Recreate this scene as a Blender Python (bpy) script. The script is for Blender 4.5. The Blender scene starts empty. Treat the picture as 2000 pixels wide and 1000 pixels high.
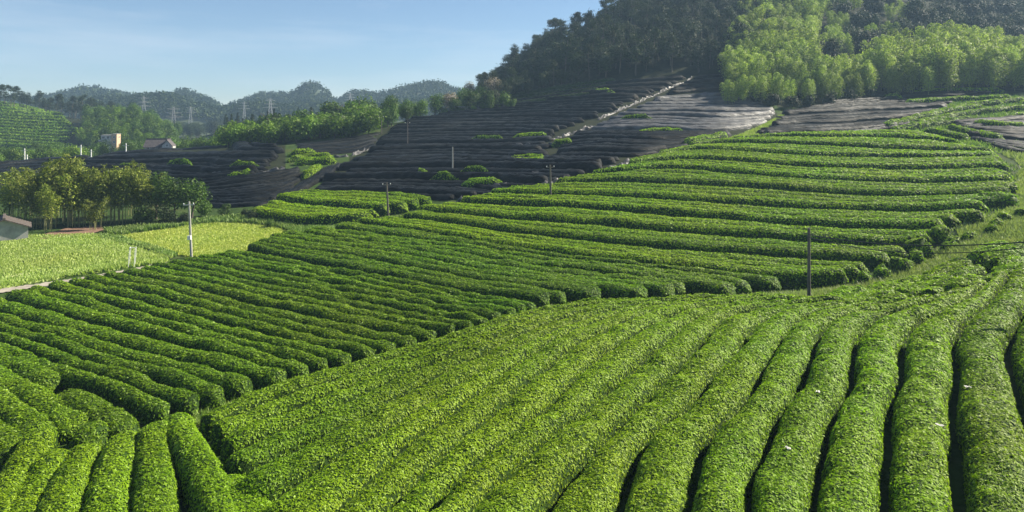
import bpy, bmesh, math, random
import numpy as np
from mathutils import Vector

# ------------------------------------------------------------------ camera, sky, sun, exposure
scene = bpy.context.scene
F = 1351.0          # focal length in photo pixels (photo is 2000 wide)
HZ = 235.0          # photo row of the horizon
CZ = 16.0           # camera height in the world
camd = bpy.data.cameras.new('camera')
cam = bpy.data.objects.new('camera', camd)
scene.collection.objects.link(cam)
cam.location = (0, 0, CZ)
cam.rotation_euler = (math.radians(90), 0, 0)
camd.sensor_width = 36.0
camd.lens = 36.0 * F / 2000.0
camd.shift_y = -(500.0 - HZ) / 2000.0
camd.clip_end = 6000.0
scene.camera = cam

SUN_EL, SUN_AZ = math.radians(36), math.radians(66)
world = bpy.data.worlds.new('World')
scene.world = world
world.use_nodes = True
wn, wl = world.node_tree.nodes, world.node_tree.links
wn.clear()
w_out = wn.new('ShaderNodeOutputWorld')
w_bg = wn.new('ShaderNodeBackground')
w_sky = wn.new('ShaderNodeTexSky')
w_sky.sky_type = 'NISHITA'
w_sky.sun_disc = False
w_sky.sun_elevation = SUN_EL
w_sky.sun_rotation = SUN_AZ
w_sky.air_density = 1.0
w_sky.altitude = 900.0
w_sky.dust_density = 0.15
w_sky.ozone_density = 4.0
w_bg.inputs['Strength'].default_value = 0.050
# thin high cloud streaks
w_tc = wn.new('ShaderNodeTexCoord')
w_map = wn.new('ShaderNodeMapping')
w_map.inputs['Scale'].default_value = (1.3, 1.0, 11.0)
w_map.inputs['Rotation'].default_value = (0, math.radians(-3), 0)
w_no = wn.new('ShaderNodeTexNoise')
w_no.inputs['Scale'].default_value = 2.1
w_no.inputs['Detail'].default_value = 7.0
w_no.inputs['Roughness'].default_value = 0.55
w_rp = wn.new('ShaderNodeMapRange')
w_rp.inputs['From Min'].default_value = 0.47
w_rp.inputs['From Max'].default_value = 0.78
w_rp.inputs['To Max'].default_value = 0.32
w_mx = wn.new('ShaderNodeMixRGB')
w_mx.inputs['Color2'].default_value = (8.6, 8.6, 8.9, 1)
wl.new(w_tc.outputs['Generated'], w_map.inputs['Vector'])
wl.new(w_map.outputs['Vector'], w_no.inputs['Vector'])
wl.new(w_no.outputs['Fac'], w_rp.inputs['Value'])
wl.new(w_rp.outputs['Result'], w_mx.inputs['Fac'])
wl.new(w_sky.outputs['Color'], w_mx.inputs['Color1'])
wl.new(w_mx.outputs['Color'], w_bg.inputs['Color'])
wl.new(w_bg.outputs['Background'], w_out.inputs['Surface'])

sund = bpy.data.lights.new('sun', 'SUN')
sund.energy = 5.0
sund.angle = math.radians(0.53)
sund.color = (1.0, 0.91, 0.74)
sun = bpy.data.objects.new('sun', sund)
scene.collection.objects.link(sun)
sdir = Vector((math.sin(SUN_AZ) * math.cos(SUN_EL), math.cos(SUN_AZ) * math.cos(SUN_EL), math.sin(SUN_EL)))
sun.rotation_euler = sdir.to_track_quat('Z', 'Y').to_euler()
sun.location = (60, 20, 120)

scene.view_settings.view_transform = 'Standard'
scene.view_settings.look = 'None'
scene.view_settings.exposure = 1.32
scene.view_settings.gamma = 1.0
scene.view_settings.use_curve_mapping = False
scene.render.engine = 'CYCLES'
scene.cycles.max_bounces = 6
scene.cycles.diffuse_bounces = 3
scene.cycles.glossy_bounces = 2
scene.cycles.transmission_bounces = 3
scene.cycles.volume_bounces = 0
scene.cycles.use_denoising = True

rng = np.random.default_rng(7)
random.seed(7)
C = scene.collection

# ------------------------------------------------------------------ numeric helpers
def _hash(ix, iy, iz, s):
    h = (ix * 374761393 + iy * 668265263 + iz * 2147483647 + s * 974634777) & 0xFFFFFFFF
    h = ((h ^ (h >> 13)) * 1274126177) & 0xFFFFFFFF
    h = ((h ^ (h >> 16)) * 2246822519) & 0xFFFFFFFF
    return ((h ^ (h >> 15)) & 0xFFFFFF) / float(0xFFFFFF)

def noise3(p, s=0):
    p = np.asarray(p, float)
    i = np.floor(p).astype(np.int64); f = p - i
    f = f * f * (3 - 2 * f)
    out = 0
    for dx in (0, 1):
        for dy in (0, 1):
            for dz in (0, 1):
                w = (f[..., 0] if dx else 1 - f[..., 0]) * (f[..., 1] if dy else 1 - f[..., 1]) * (f[..., 2] if dz else 1 - f[..., 2])
                out = out + w * _hash(i[..., 0] + dx, i[..., 1] + dy, i[..., 2] + dz, s)
    return out * 2 - 1

def noise2(x, y, s=0):
    return noise3(np.stack([np.asarray(x, float), np.asarray(y, float), np.zeros_like(np.asarray(x, float)) + 0.5], -1), s)

def in_poly(x, y, poly):
    x = np.asarray(x, float); y = np.asarray(y, float)
    inside = np.zeros(x.shape, bool)
    n = len(poly)
    for i in range(n):
        x1, y1 = poly[i]; x2, y2 = poly[(i + 1) % n]
        if y1 == y2: continue
        c = ((y1 > y) != (y2 > y)) & (x < (x2 - x1) * (y - y1) / (y2 - y1) + x1)
        inside ^= c
    return inside

# ------------------------------------------------------------------ terrain: ground height under each bearing, from the camera out
COLS = {
 -1100: [(3,-14.5),(60,-14.5),(92,-14),(110,-13),(150,-10),(165,-10),(190,-13.5),(250,-14),(290,-10),(350,8),(400,9),(500,0),(700,-8)],
 -150: [(3,-14.5),(60,-14.5),(92,-14),(110,-13),(150,-9.8),(165,-10),(190,-13.5),(250,-14),(290,-11.5),(350,10),(400,12),(500,0),(700,-8)],
 0: [(3,-14.5),(60,-14.5),(92,-14),(110,-13),(150,-9.4),(165,-9.8),(190,-13.5),(250,-14),(290,-11.5),(350,7.5),(400,9),(500,0),(700,-8)],
 120: [(3,-14.2),(60,-14.5),(72,-14.3),(95,-14.0),(110,-13),(148,-9.0),(163,-9.0),(190,-13.2),(250,-13.5),(280,-11.5),(345,2.5),(400,2),(500,-6),(700,-8)],
 250: [(3,-14),(60,-14.5),(70,-14.3),(95,-13.9),(110,-12.6),(140,-9.0),(160,-7.6),(175,-8.2),(200,-12.5),(250,-13),(275,-7),(305,0.5),(340,1),(400,-6),(500,-12),(700,-8)],
 380: [(3,-13.5),(60,-14.5),(70,-14.3),(95,-13.5),(108,-12.8),(140,-8.0),(160,-6.6),(175,-7.0),(200,-12),(250,-13),(305,-12),(400,-12),(500,-12),(700,-8)],
 500: [(3,-12.5),(25,-14.0),(36,-14.3),(60,-14.4),(71,-14.2),(85,-13.4),(97,-12.8),(105,-12.2),(120,-9.8),(145,-5.9),(160,-5.4),(180,-7),(220,-11),(300,-12),(400,-12),(700,-8)],
 750: [(3,-11.5),(20,-12.8),(28,-13.3),(38,-13.9),(42,-14.3),(60,-14.2),(75,-13.7),(90,-12.9),(100,-11.8),(115,-9.9),(140,-6.7),(170,-2.9),(187,-1.3),(210,-3),(250,-8),(400,-12),(700,-8)],
 1000: [(3,-11),(20,-12),(28,-12.3),(36,-12.7),(44,-13.2),(49,-14.0),(60,-14.1),(75,-13),(90,-11.3),(97,-10.3),(120,-7.8),(150,-4.4),(175,-0.8),(200,3.5),(225,7.5),(260,14),(300,20),(360,18),(450,10),(700,0)],
 1250: [(3,-11),(20,-11.6),(28,-11.7),(36,-12),(45,-12.7),(51,-13.4),(56,-14.3),(60,-14.2),(75,-12.4),(90,-10.2),(105,-7.7),(115,-5.5),(140,-3),(165,1.5),(190,7),(210,12.5),(240,27),(280,44),(320,58),(380,66),(500,50),(800,20)],
 1500: [(3,-11),(20,-11.3),(28,-11.1),(36,-11.5),(45,-12.5),(51,-13.1),(56,-14.3),(60,-14.2),(75,-12.1),(90,-9.6),(110,-6.3),(130,-3.4),(155,0.3),(180,5.3),(200,11),(240,27),(280,46),(330,66),(400,85),(700,60)],
 1750: [(3,-11),(20,-11.2),(28,-11),(36,-11.1),(45,-11.9),(52,-12.8),(56,-13.3),(62,-12.9),(75,-11),(90,-9),(110,-5.8),(125,-3.6),(150,-0.3),(175,3.5),(195,7.5),(205,10),(240,24),(300,50),(400,95),(700,80)],
 2000: [(3,-11),(20,-11),(28,-10.8),(36,-10.6),(45,-10.6),(52,-10.4),(60,-10.2),(75,-9.2),(90,-7.9),(110,-5.7),(130,-2.6),(150,0.5),(175,4.3),(200,10.5),(240,20),(300,40),(400,85),(700,90)],
 3100: [(3,-11),(20,-11),(45,-10),(60,-9.4),(90,-7),(110,-5),(130,-2),(150,2),(175,7),(200,13),(240,24),(300,46),(400,90),(700,90)],
}
LD = np.linspace(math.log(3), math.log(2200), 700)
Dg = np.exp(LD)
colx = sorted(COLS)
prof = np.array([np.interp(LD, np.log([a for a, b in COLS[c]] + [2200]), [b for a, b in COLS[c]] + [COLS[c][-1][1]]) for c in colx])
k = np.exp(-0.5 * (np.arange(-14, 15) / 5.0) ** 2); k /= k.sum()
prof = np.array([np.convolve(np.pad(r, 14, 'edge'), k, 'valid') for r in prof])
UX = np.linspace(-1100, 3100, 421)
def _cubic(xs, ys, xq):      # monotone-ish hermite interpolation along axis 0
    xs = np.array(xs, float); d = np.diff(ys, axis=0) / np.diff(xs)[:, None]
    m = np.zeros_like(ys); m[0] = d[0]; m[-1] = d[-1]
    m[1:-1] = np.where(d[:-1] * d[1:] > 0, 2 * d[:-1] * d[1:] / (d[:-1] + d[1:] + 1e-12), 0)
    i = np.clip(np.searchsorted(xs, xq) - 1, 0, len(xs) - 2)
    h = (xs[i + 1] - xs[i])[:, None]; t = ((xq - xs[i])[:, None]) / h
    return ((2*t**3-3*t**2+1)*ys[i] + (t**3-2*t**2+t)*h*m[i] + (-2*t**3+3*t**2)*ys[i+1] + (t**3-t**2)*h*m[i+1])
ZG = _cubic(colx, prof, UX)
_uu, _dd = np.meshgrid((UX - 1000) / F, Dg, indexing='ij')
_X, _Y = _uu * _dd, _dd
ZG = ZG + noise2(_X / 9, _Y / 9, 3) * np.clip(_dd / 400, 0.05, 0.35) + noise2(_X / 31, _Y / 31, 4) * np.clip(_dd / 150, 0.05, 1.2) * (_dd > 130)

def zrel(px, lnD):
    a = np.clip((np.asarray(px, float) - UX[0]) / (UX[1] - UX[0]), 0, len(UX) - 1.001)
    b = np.clip((np.asarray(lnD, float) - LD[0]) / (LD[1] - LD[0]), 0, len(LD) - 1.001)
    i = a.astype(int); j = b.astype(int); s = a - i; t = b - j
    return (ZG[i, j]*(1-s)*(1-t) + ZG[i+1, j]*s*(1-t) + ZG[i, j+1]*(1-s)*t + ZG[i+1, j+1]*s*t)

def gz(x, y):
    """world height of the ground at x, y"""
    x = np.asarray(x, float); y = np.maximum(np.asarray(y, float), 3.0)
    return zrel(1000 + F * x / y, np.log(y)) + CZ

def unproj(P, lift=0.0):
    """photo points -> x, y on the ground (raised by lift)"""
    P = np.asarray(P, float).reshape(-1, 2)
    out = np.zeros((len(P), 2))
    for n, (px, py) in enumerate(P):
        e = (HZ - py) / F
        z = zrel(np.full(len(LD), px), LD) + lift
        hit = np.where((z / Dg >= e) & (Dg > 8))[0]
        if len(hit) == 0:
            j = int(np.argmax(np.where((Dg > 8) & (Dg < 420), z / Dg, -9)))
            D = Dg[j]
        else:
            j = max(hit[0], 1)
            a, b = z[j-1] / Dg[j-1] - e, z[j] / Dg[j] - e
            t = 0 if b == a else np.clip(-a / (b - a), 0, 1)
            D = math.exp(LD[j-1] + t * (LD[j] - LD[j-1]))
        out[n] = ((px - 1000) / F * D, D)
    return out

def proj(x, y, z):
    return 1000 + F * x / y, HZ - F * (z - CZ) / y

def catmull(P, n):
    """smooth curve through points, n samples even in arc length"""
    P = np.asarray(P, float)
    if len(P) < 3:
        t = np.linspace(0, 1, n)[:, None]
        return P[0] * (1 - t) + P[-1] * t
    Q = np.vstack([2 * P[0] - P[1], P, 2 * P[-1] - P[-2]])
    out = []
    for i in range(1, len(Q) - 2):
        for t in np.linspace(0, 1, 12, endpoint=(i == len(Q) - 3)):
            out.append(0.5 * (2*Q[i] + (Q[i+1]-Q[i-1])*t + (2*Q[i-1]-5*Q[i]+4*Q[i+1]-Q[i+2])*t*t + (3*Q[i]-Q[i-1]-3*Q[i+1]+Q[i+2])*t**3))
    out = np.array(out)
    return resample(out, n)

def resample(P, n):
    s = np.concatenate([[0], np.cumsum(np.linalg.norm(np.diff(P, axis=0), axis=1))])
    q = np.linspace(0, s[-1], n)
    return np.stack([np.interp(q, s, P[:, i]) for i in range(P.shape[1])], 1)

def length(P):
    return float(np.linalg.norm(np.diff(P, axis=0), axis=1).sum())

def curve(P, lift=0.0, n=48):
    return unproj(catmull(P, n), lift)

# ------------------------------------------------------------------ object helpers
def mesh_np(name, V, quads=None, tris=None, mats=(), mi=None, smooth=False):
    V = np.asarray(V, np.float32).reshape(-1, 3)
    q = np.zeros((0, 4), np.int32) if quads is None else np.asarray(quads, np.int32).reshape(-1, 4)
    t = np.zeros((0, 3), np.int32) if tris is None else np.asarray(tris, np.int32).reshape(-1, 3)
    me = bpy.data.meshes.new(name)
    me.vertices.add(len(V)); me.vertices.foreach_set('co', V.ravel())
    nl = q.size + t.size
    me.loops.add(nl)
    me.loops.foreach_set('vertex_index', np.concatenate([q.ravel(), t.ravel()]).astype(np.int32))
    me.polygons.add(len(q) + len(t))
    st = np.concatenate([np.arange(len(q)) * 4, q.size + np.arange(len(t)) * 3]).astype(np.int32)
    me.polygons.foreach_set('loop_start', st)
    me.polygons.foreach_set('loop_total', np.concatenate([np.full(len(q), 4), np.full(len(t), 3)]).astype(np.int32))
    if mi is not None:
        me.polygons.foreach_set('material_index', np.asarray(mi, np.int32))
    me.polygons.foreach_set('use_smooth', np.full(len(q) + len(t), smooth))
    for m in mats: me.materials.append(m)
    me.update(calc_edges=True)
    me.validate()
    return me

def link(name, me, parent=None, loc=None):
    o = bpy.data.objects.new(name, me)
    C.objects.link(o)
    if parent is not None: o.parent = parent
    if loc is not None: o.location = loc
    return o

def tag(o, label=None, cat=None, group=None, kind=None):
    if label: o['label'] = label
    if cat: o['category'] = cat
    if group: o['group'] = group
    if kind: o['kind'] = kind
    return o

def empty(name, loc, rz=0.0, label=None, cat=None, group=None):
    o = bpy.data.objects.new(name, None)
    C.objects.link(o)
    o.location = loc; o.rotation_euler = (0, 0, rz)
    o.empty_display_size = 0.3
    return tag(o, label, cat, group)

def leaf_tris(P, N, L, W, r):
    """one narrow pointed leaf per point, a single triangle"""
    n = len(P)
    t = r.normal(size=(n, 3)); t -= (t * N).sum(1)[:, None] * N
    t /= np.linalg.norm(t, axis=1)[:, None] + 1e-9
    b = np.cross(N, t)
    L = np.asarray(L, float)[:, None] * r.uniform(0.7, 1.3, (n, 1)); W = L * W
    V = np.stack([P - t * L * 0.4 + b * W / 2, P - t * L * 0.4 - b * W / 2, P + t * L * 0.6 + N * L * 0.06], 1).reshape(-1, 3)
    return V, np.arange(3 * n).reshape(-1, 3)

def leaf_quads(P, N, L, W, r):
    """one diamond leaf per point"""
    n = len(P)
    t = r.normal(size=(n, 3)); t -= (t * N).sum(1)[:, None] * N
    t /= np.linalg.norm(t, axis=1)[:, None] + 1e-9
    b = np.cross(N, t)
    L = np.broadcast_to(np.asarray(L, float), (n,))[:, None] * r.uniform(0.7, 1.3, (n, 1)); W = L * W
    V = np.stack([P - t * L / 2, P + b * W / 2, P + t * L / 2 + N * L * 0.08, P - b * W / 2], 1).reshape(-1, 3)
    return V, np.arange(4 * n).reshape(-1, 4)

# ------------------------------------------------------------------ materials
def new_mat(name):
    m = bpy.data.materials.new(name); m.use_nodes = True
    nt = m.node_tree; nt.nodes.clear()
    out = nt.nodes.new('ShaderNodeOutputMaterial')
    bs = nt.nodes.new('ShaderNodeBsdfPrincipled')
    nt.links.new(bs.outputs[0], out.inputs['Surface'])
    return m, nt, bs, out

def ramp(nt, fac, stops):
    r = nt.nodes.new('ShaderNodeValToRGB')
    while len(r.color_ramp.elements) > 1: r.color_ramp.elements.remove(r.color_ramp.elements[-1])
    r.color_ramp.elements[0].position = stops[0][0]; r.color_ramp.elements[0].color = (*stops[0][1], 1)
    for p, c in stops[1:]:
        e = r.color_ramp.elements.new(p); e.color = (*c, 1)
    nt.links.new(fac, r.inputs[0])
    return r.outputs[0]

def noise_node(nt, scale, detail=4, coord=None, rough=0.6, mapscale=None):
    n = nt.nodes.new('ShaderNodeTexNoise')
    n.inputs['Scale'].default_value = scale; n.inputs['Detail'].default_value = detail; n.inputs['Roughness'].default_value = rough
    g = nt.nodes.new('ShaderNodeNewGeometry') if coord is None else None
    src = g.outputs['Position'] if coord is None else coord
    if mapscale:
        mp = nt.nodes.new('ShaderNodeMapping'); mp.inputs['Scale'].default_value = mapscale
        nt.links.new(src, mp.inputs['Vector']); src = mp.outputs[0]
    nt.links.new(src, n.inputs['Vector'])
    return n.outputs['Fac']

def bump(nt, bs, h, strength, dist):
    b = nt.nodes.new('ShaderNodeBump'); b.inputs['Strength'].default_value = strength; b.inputs['Distance'].default_value = dist
    nt.links.new(h, b.inputs['Height']); nt.links.new(b.outputs[0], bs.inputs['Normal'])

def mixc(nt, fac, a, b, mode='MIX'):
    m = nt.nodes.new('ShaderNodeMixRGB'); m.blend_type = mode
    for s, v in ((0, fac), (1, a), (2, b)):
        if hasattr(v, 'links'): nt.links.new(v, m.inputs[s])
        elif s == 0: m.inputs[0].default_value = v
        else: m.inputs[s].default_value = (*v, 1)
    return m.outputs[0]

def leaf_mat(name, dark, mid, light, rough=0.42, transl=0.3, patch=0.12, glint=None, spec=0.5, vary=0.14):
    m, nt, bs, out = new_mat(name)
    g = nt.nodes.new('ShaderNodeNewGeometry')
    col = ramp(nt, g.outputs['Random Per Island'], [(0.0, dark), (0.45, mid), (0.9, light)] + ([(1.0, glint)] if glint else []))  # the palest few leaves are glints painted into the colour
    oi = nt.nodes.new('ShaderNodeObjectInfo')
    hs = nt.nodes.new('ShaderNodeHueSaturation')
    mr = nt.nodes.new('ShaderNodeMapRange'); mr.inputs['To Min'].default_value = 1 - vary; mr.inputs['To Max'].default_value = 1 + vary
    nt.links.new(oi.outputs['Random'], mr.inputs['Value']); nt.links.new(mr.outputs[0], hs.inputs['Value'])
    n = noise_node(nt, patch, 3)
    mr2 = nt.nodes.new('ShaderNodeMapRange'); mr2.inputs['From Min'].default_value = 0.3; mr2.inputs['From Max'].default_value = 0.7
    mr2.inputs['To Min'].default_value = 0.489; mr2.inputs['To Max'].default_value = 0.515
    nt.links.new(n, mr2.inputs['Value']); nt.links.new(mr2.outputs[0], hs.inputs['Hue'])
    nt.links.new(col, hs.inputs['Color'])
    nt.links.new(hs.outputs[0], bs.inputs['Base Color'])
    bs.inputs['Roughness'].default_value = rough
    bs.inputs['Specular IOR Level'].default_value = spec
    tr = nt.nodes.new('ShaderNodeBsdfTranslucent')
    tc = mixc(nt, 1.0, hs.outputs[0], (1.0, 1.15, 0.45), 'MULTIPLY')
    nt.links.new(tc, tr.inputs['Color'])
    mx = nt.nodes.new('ShaderNodeMixShader'); mx.inputs[0].default_value = transl
    nt.links.new(bs.outputs[0], mx.inputs[1]); nt.links.new(tr.outputs[0], mx.inputs[2]); nt.links.new(mx.outputs[0], out.inputs['Surface'])
    return m

def plain_mat(name, c1, c2, scale=3.0, rough=0.8, bs_=0.0, bd=0.05, metal=0.0, mapscale=None, spec=0.5):
    m, nt, bs, out = new_mat(name)
    n = noise_node(nt, scale, 6, mapscale=mapscale)
    nt.links.new(ramp(nt, n, [(0.3, c1), (0.7, c2)]), bs.inputs['Base Color'])
    bs.inputs['Roughness'].default_value = rough; bs.inputs['Metallic'].default_value = metal
    bs.inputs['Specular IOR Level'].default_value = spec
    if bs_: bump(nt, bs, n, bs_, bd)
    return m

M = {}
M['tea_leaf'] = leaf_mat('tea_leaf', (0.13, 0.215, 0.004), (0.22, 0.350, 0.005), (0.30, 0.45, 0.008), 0.58, 0.42, 0.10, (0.42, 0.57, 0.12), 0.25)
M['tea_leaf_dark'] = leaf_mat('tea_leaf_dark', (0.08, 0.145, 0.003), (0.135, 0.240, 0.004), (0.20, 0.32, 0.006), 0.58, 0.38, 0.10, (0.34, 0.47, 0.12), 0.25)
M['tea_body'] = plain_mat('tea_body', (0.010, 0.024, 0.003), (0.030, 0.070, 0.005), 3.0, 0.85, 0.9, 0.15, spec=0.15)
M['soil'] = plain_mat('soil', (0.04, 0.034, 0.018), (0.09, 0.075, 0.040), 1.2, 0.95, 0.6, 0.1, spec=0.1)
M['bamboo_leaf'] = leaf_mat('bamboo_leaf', (0.12, 0.17, 0.030), (0.25, 0.32, 0.060), (0.40, 0.47, 0.12), 0.6, 0.34, 0.02, None, 0.2, 0.38)
M['bamboo_gold'] = leaf_mat('bamboo_gold', (0.055, 0.085, 0.012), (0.15, 0.19, 0.025), (0.29, 0.32, 0.05), 0.5, 0.35, 0.05, None, 0.2, 0.35)
M['wood_leaf'] = leaf_mat('wood_leaf', (0.010, 0.020, 0.006), (0.021, 0.038, 0.010), (0.040, 0.062, 0.015), 0.6, 0.15, 0.02, None, 0.2, 0.35)  # dark conifer green, deepened to carry the hill flank's shade in the colour
M['bush_leaf'] = leaf_mat('bush_leaf', (0.025, 0.055, 0.008), (0.06, 0.12, 0.014), (0.12, 0.20, 0.025), 0.5, 0.25, 0.02, None, 0.2, 0.35)
M['lime_leaf'] = leaf_mat('lime_leaf', (0.05, 0.10, 0.010), (0.11, 0.19, 0.015), (0.20, 0.30, 0.03), 0.5, 0.3, 0.02, None, 0.2, 0.35)
M['pale_leaf'] = leaf_mat('pale_leaf', (0.10, 0.085, 0.06), (0.20, 0.17, 0.13), (0.33, 0.28, 0.24), 0.6, 0.2, 0.05)
M['bark'] = plain_mat('bark', (0.05, 0.04, 0.03), (0.12, 0.10, 0.075), 6, 0.9, 0.4, 0.03)
M['culm'] = plain_mat('culm', (0.13, 0.15, 0.05), (0.25, 0.24, 0.10), 4, 0.5)
M['concrete'] = plain_mat('concrete', (0.26, 0.25, 0.22), (0.42, 0.41, 0.37), 5, 0.85, 0.2, 0.01)
M['dark_post'] = plain_mat('dark_post', (0.07, 0.06, 0.05), (0.15, 0.13, 0.11), 6, 0.85, 0.2, 0.01)
M['cable'] = plain_mat('cable', (0.012, 0.012, 0.013), (0.02, 0.02, 0.02), 3, 0.5)
M['white_paint'] = plain_mat('white_paint', (0.70, 0.71, 0.70), (0.82, 0.82, 0.80), 8, 0.5)
M['steel'] = plain_mat('steel', (0.33, 0.34, 0.35), (0.45, 0.45, 0.45), 2, 0.5, metal=0.3)
M['white_wall'] = plain_mat('white_wall', (0.36, 0.36, 0.34), (0.50, 0.49, 0.46), 1.2, 0.9)
M['orange_wall'] = plain_mat('orange_wall', (0.42, 0.30, 0.19), (0.52, 0.38, 0.25), 1.5, 0.9)
M['grey_wall'] = plain_mat('grey_wall', (0.22, 0.22, 0.21), (0.38, 0.38, 0.36), 1.4, 0.95, 0.4, 0.03)
M['roof_tile'] = plain_mat('roof_tile', (0.05, 0.045, 0.05), (0.11, 0.095, 0.095), 2.5, 0.8, 0.4, 0.05)
M['brown_tile'] = plain_mat('brown_tile', (0.06, 0.048, 0.042), (0.13, 0.105, 0.09), 3, 0.85, 0.4, 0.05)
M['glass'] = plain_mat('glass', (0.015, 0.018, 0.02), (0.03, 0.035, 0.04), 2, 0.12)
M['red_soil'] = plain_mat('red_soil', (0.12, 0.07, 0.045), (0.24, 0.14, 0.09), 2.2, 0.95, 0.7, 0.12)
M['path_stone'] = plain_mat('path_stone', (0.22, 0.19, 0.15), (0.38, 0.34, 0.28), 1.6, 0.95, 0.4, 0.05)
M['grass_blade'] = leaf_mat('grass_blade', (0.20, 0.28, 0.055), (0.34, 0.43, 0.10), (0.46, 0.54, 0.18), 0.6, 0.35, 0.08)
M['grass_gold'] = leaf_mat('grass_gold', (0.22, 0.29, 0.05), (0.38, 0.43, 0.09), (0.50, 0.52, 0.14), 0.6, 0.35, 0.08)
M['weed_leaf'] = leaf_mat('weed_leaf', (0.07, 0.13, 0.02), (0.17, 0.26, 0.05), (0.30, 0.40, 0.11), 0.6, 0.3, 0.15)

def net_mat():
    m, nt, bs, out = new_mat('shade_net_plastic')
    g = nt.nodes.new('ShaderNodeNewGeometry')
    n1 = noise_node(nt, 0.35, 5)
    n2 = noise_node(nt, 1.0, 6, mapscale=(0.5, 2.6, 2.6), rough=0.65)
    c = ramp(nt, n1, [(0.35, (0.003, 0.0035, 0.003)), (0.58, (0.006, 0.007, 0.007)), (0.8, (0.018, 0.021, 0.022))])
    sheen = ramp(nt, noise_node(nt, 0.09, 4, mapscale=(1, 2.2, 1)), [(0.47, (0, 0, 0)), (0.70, (0.035, 0.038, 0.038))])  # sheen highlights painted as pale streaks in the base colour
    c = mixc(nt, ramp(nt, n2, [(0.42, (0, 0, 0)), (0.62, (1, 1, 1))]), c, mixc(nt, 1.0, c, sheen, 'ADD'))
    nt.links.new(c, bs.inputs['Base Color'])
    r = nt.nodes.new('ShaderNodeMapRange'); r.inputs['To Min'].default_value = 0.62; r.inputs['To Max'].default_value = 0.42; bs.inputs['IOR'].default_value = 1.30
    nt.links.new(n1, r.inputs['Value']); nt.links.new(r.outputs[0], bs.inputs['Roughness'])
    bs.inputs['Specular IOR Level'].default_value = 0.17
    bump(nt, bs, n2, 1.0, 0.28)
    return m
M['net'] = net_mat()
M['net_grey_sheen'] = M['net'].copy(); M['net_grey_sheen'].name = 'shade_net_grey_sheen'  # greyer netting, lightened further to put the sun sheen into its base colour
for n_ in M['net_grey_sheen'].node_tree.nodes:
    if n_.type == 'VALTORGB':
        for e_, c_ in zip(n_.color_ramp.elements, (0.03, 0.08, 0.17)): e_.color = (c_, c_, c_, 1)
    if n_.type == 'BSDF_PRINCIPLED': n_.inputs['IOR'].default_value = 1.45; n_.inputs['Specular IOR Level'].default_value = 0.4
M['net_edge'] = plain_mat('net_edge', (0.012, 0.012, 0.014), (0.12, 0.12, 0.125), 1.6, 0.5, 0.8, 0.15, spec=0.3)

def ground_mat():
    m, nt, bs, out = new_mat('ground_cover')
    n = noise_node(nt, 0.25, 8); n2 = noise_node(nt, 2.0, 5)
    c = ramp(nt, n, [(0.30, (0.030, 0.055, 0.012)), (0.5, (0.045, 0.085, 0.016)), (0.72, (0.085, 0.085, 0.035))])
    c = mixc(nt, 0.5, c, ramp(nt, n2, [(0.3, (0.35, 0.35, 0.35)), (0.7, (1.0, 1.0, 1.0))]), 'MULTIPLY')
    nt.links.new(c, bs.inputs['Base Color']); bs.inputs['Roughness'].default_value = 0.95; bs.inputs['Specular IOR Level'].default_value = 0.1
    bump(nt, bs, n2, 0.8, 0.2)
    return m
M['ground'] = ground_mat()
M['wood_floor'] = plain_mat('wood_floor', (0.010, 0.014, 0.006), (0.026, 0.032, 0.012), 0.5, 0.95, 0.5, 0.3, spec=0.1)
M['meadow'] = plain_mat('meadow', (0.26, 0.31, 0.10), (0.38, 0.42, 0.16), 0.3, 0.95, 0.5, 0.1)
M['meadow_gold'] = plain_mat('meadow_gold', (0.30, 0.33, 0.08), (0.42, 0.41, 0.12), 0.3, 0.95, 0.5, 0.1)
M['pale_weed'] = leaf_mat('pale_weed', (0.13, 0.18, 0.05), (0.25, 0.31, 0.10), (0.40, 0.45, 0.20), 0.6, 0.3, 0.15)
M['verge'] = plain_mat('verge', (0.13, 0.19, 0.04), (0.26, 0.31, 0.09), 1.0, 0.95, 0.5, 0.1)

# ------------------------------------------------------------------ ground sheet
def build_ground():
    us = np.linspace(-1050, 3050, 330)
    ds = np.exp(np.concatenate([np.linspace(math.log(3.2), math.log(450), 330), np.linspace(math.log(460), math.log(1290), 30)]))
    A, B = np.meshgrid(us, ds, indexing='ij')
    X = (A - 1000) / F * B; Y = B
    Z = gz(X, Y)
    V = np.stack([X, Y, Z], -1).reshape(-1, 3)
    nu, nd = A.shape
    i = np.arange(nu - 1)[:, None] * nd + np.arange(nd - 1)[None, :]
    q = np.stack([i, i + nd, i + nd + 1, i + 1], -1).reshape(-1, 4)
    a_, b_ = A.ravel()[q[:, 0]], B.ravel()[q[:, 0]]
    pyy = HZ - F * (V[q[:, 0], 2] - CZ) / b_
    dark_floor = (b_ > 196) | ((b_ > 165) & (a_ > 760) & (pyy < np.interp(a_, [760, 860, 960, 1120, 1420, 1440, 1520, 1720, 2000], [238, 222, 214, 190, 140, 195, 212, 190, 162])))
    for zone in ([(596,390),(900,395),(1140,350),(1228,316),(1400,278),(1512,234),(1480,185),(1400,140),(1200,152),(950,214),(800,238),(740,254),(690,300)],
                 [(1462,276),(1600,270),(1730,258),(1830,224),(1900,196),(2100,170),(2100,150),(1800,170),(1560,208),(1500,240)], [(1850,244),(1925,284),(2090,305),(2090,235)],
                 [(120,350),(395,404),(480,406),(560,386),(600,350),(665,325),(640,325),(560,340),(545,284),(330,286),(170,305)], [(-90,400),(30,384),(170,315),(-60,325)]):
        dark_floor |= in_poly(a_, pyy, zone) & (b_ > 92)  # net slopes get the dark floor too, keeping gaps between rows dark
    o = link('ground', mesh_np('ground', V, q, mats=[M['ground'], M['wood_floor']], mi=dark_floor.astype(int), smooth=True))
    tag(o, kind='structure')
build_ground()

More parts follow.
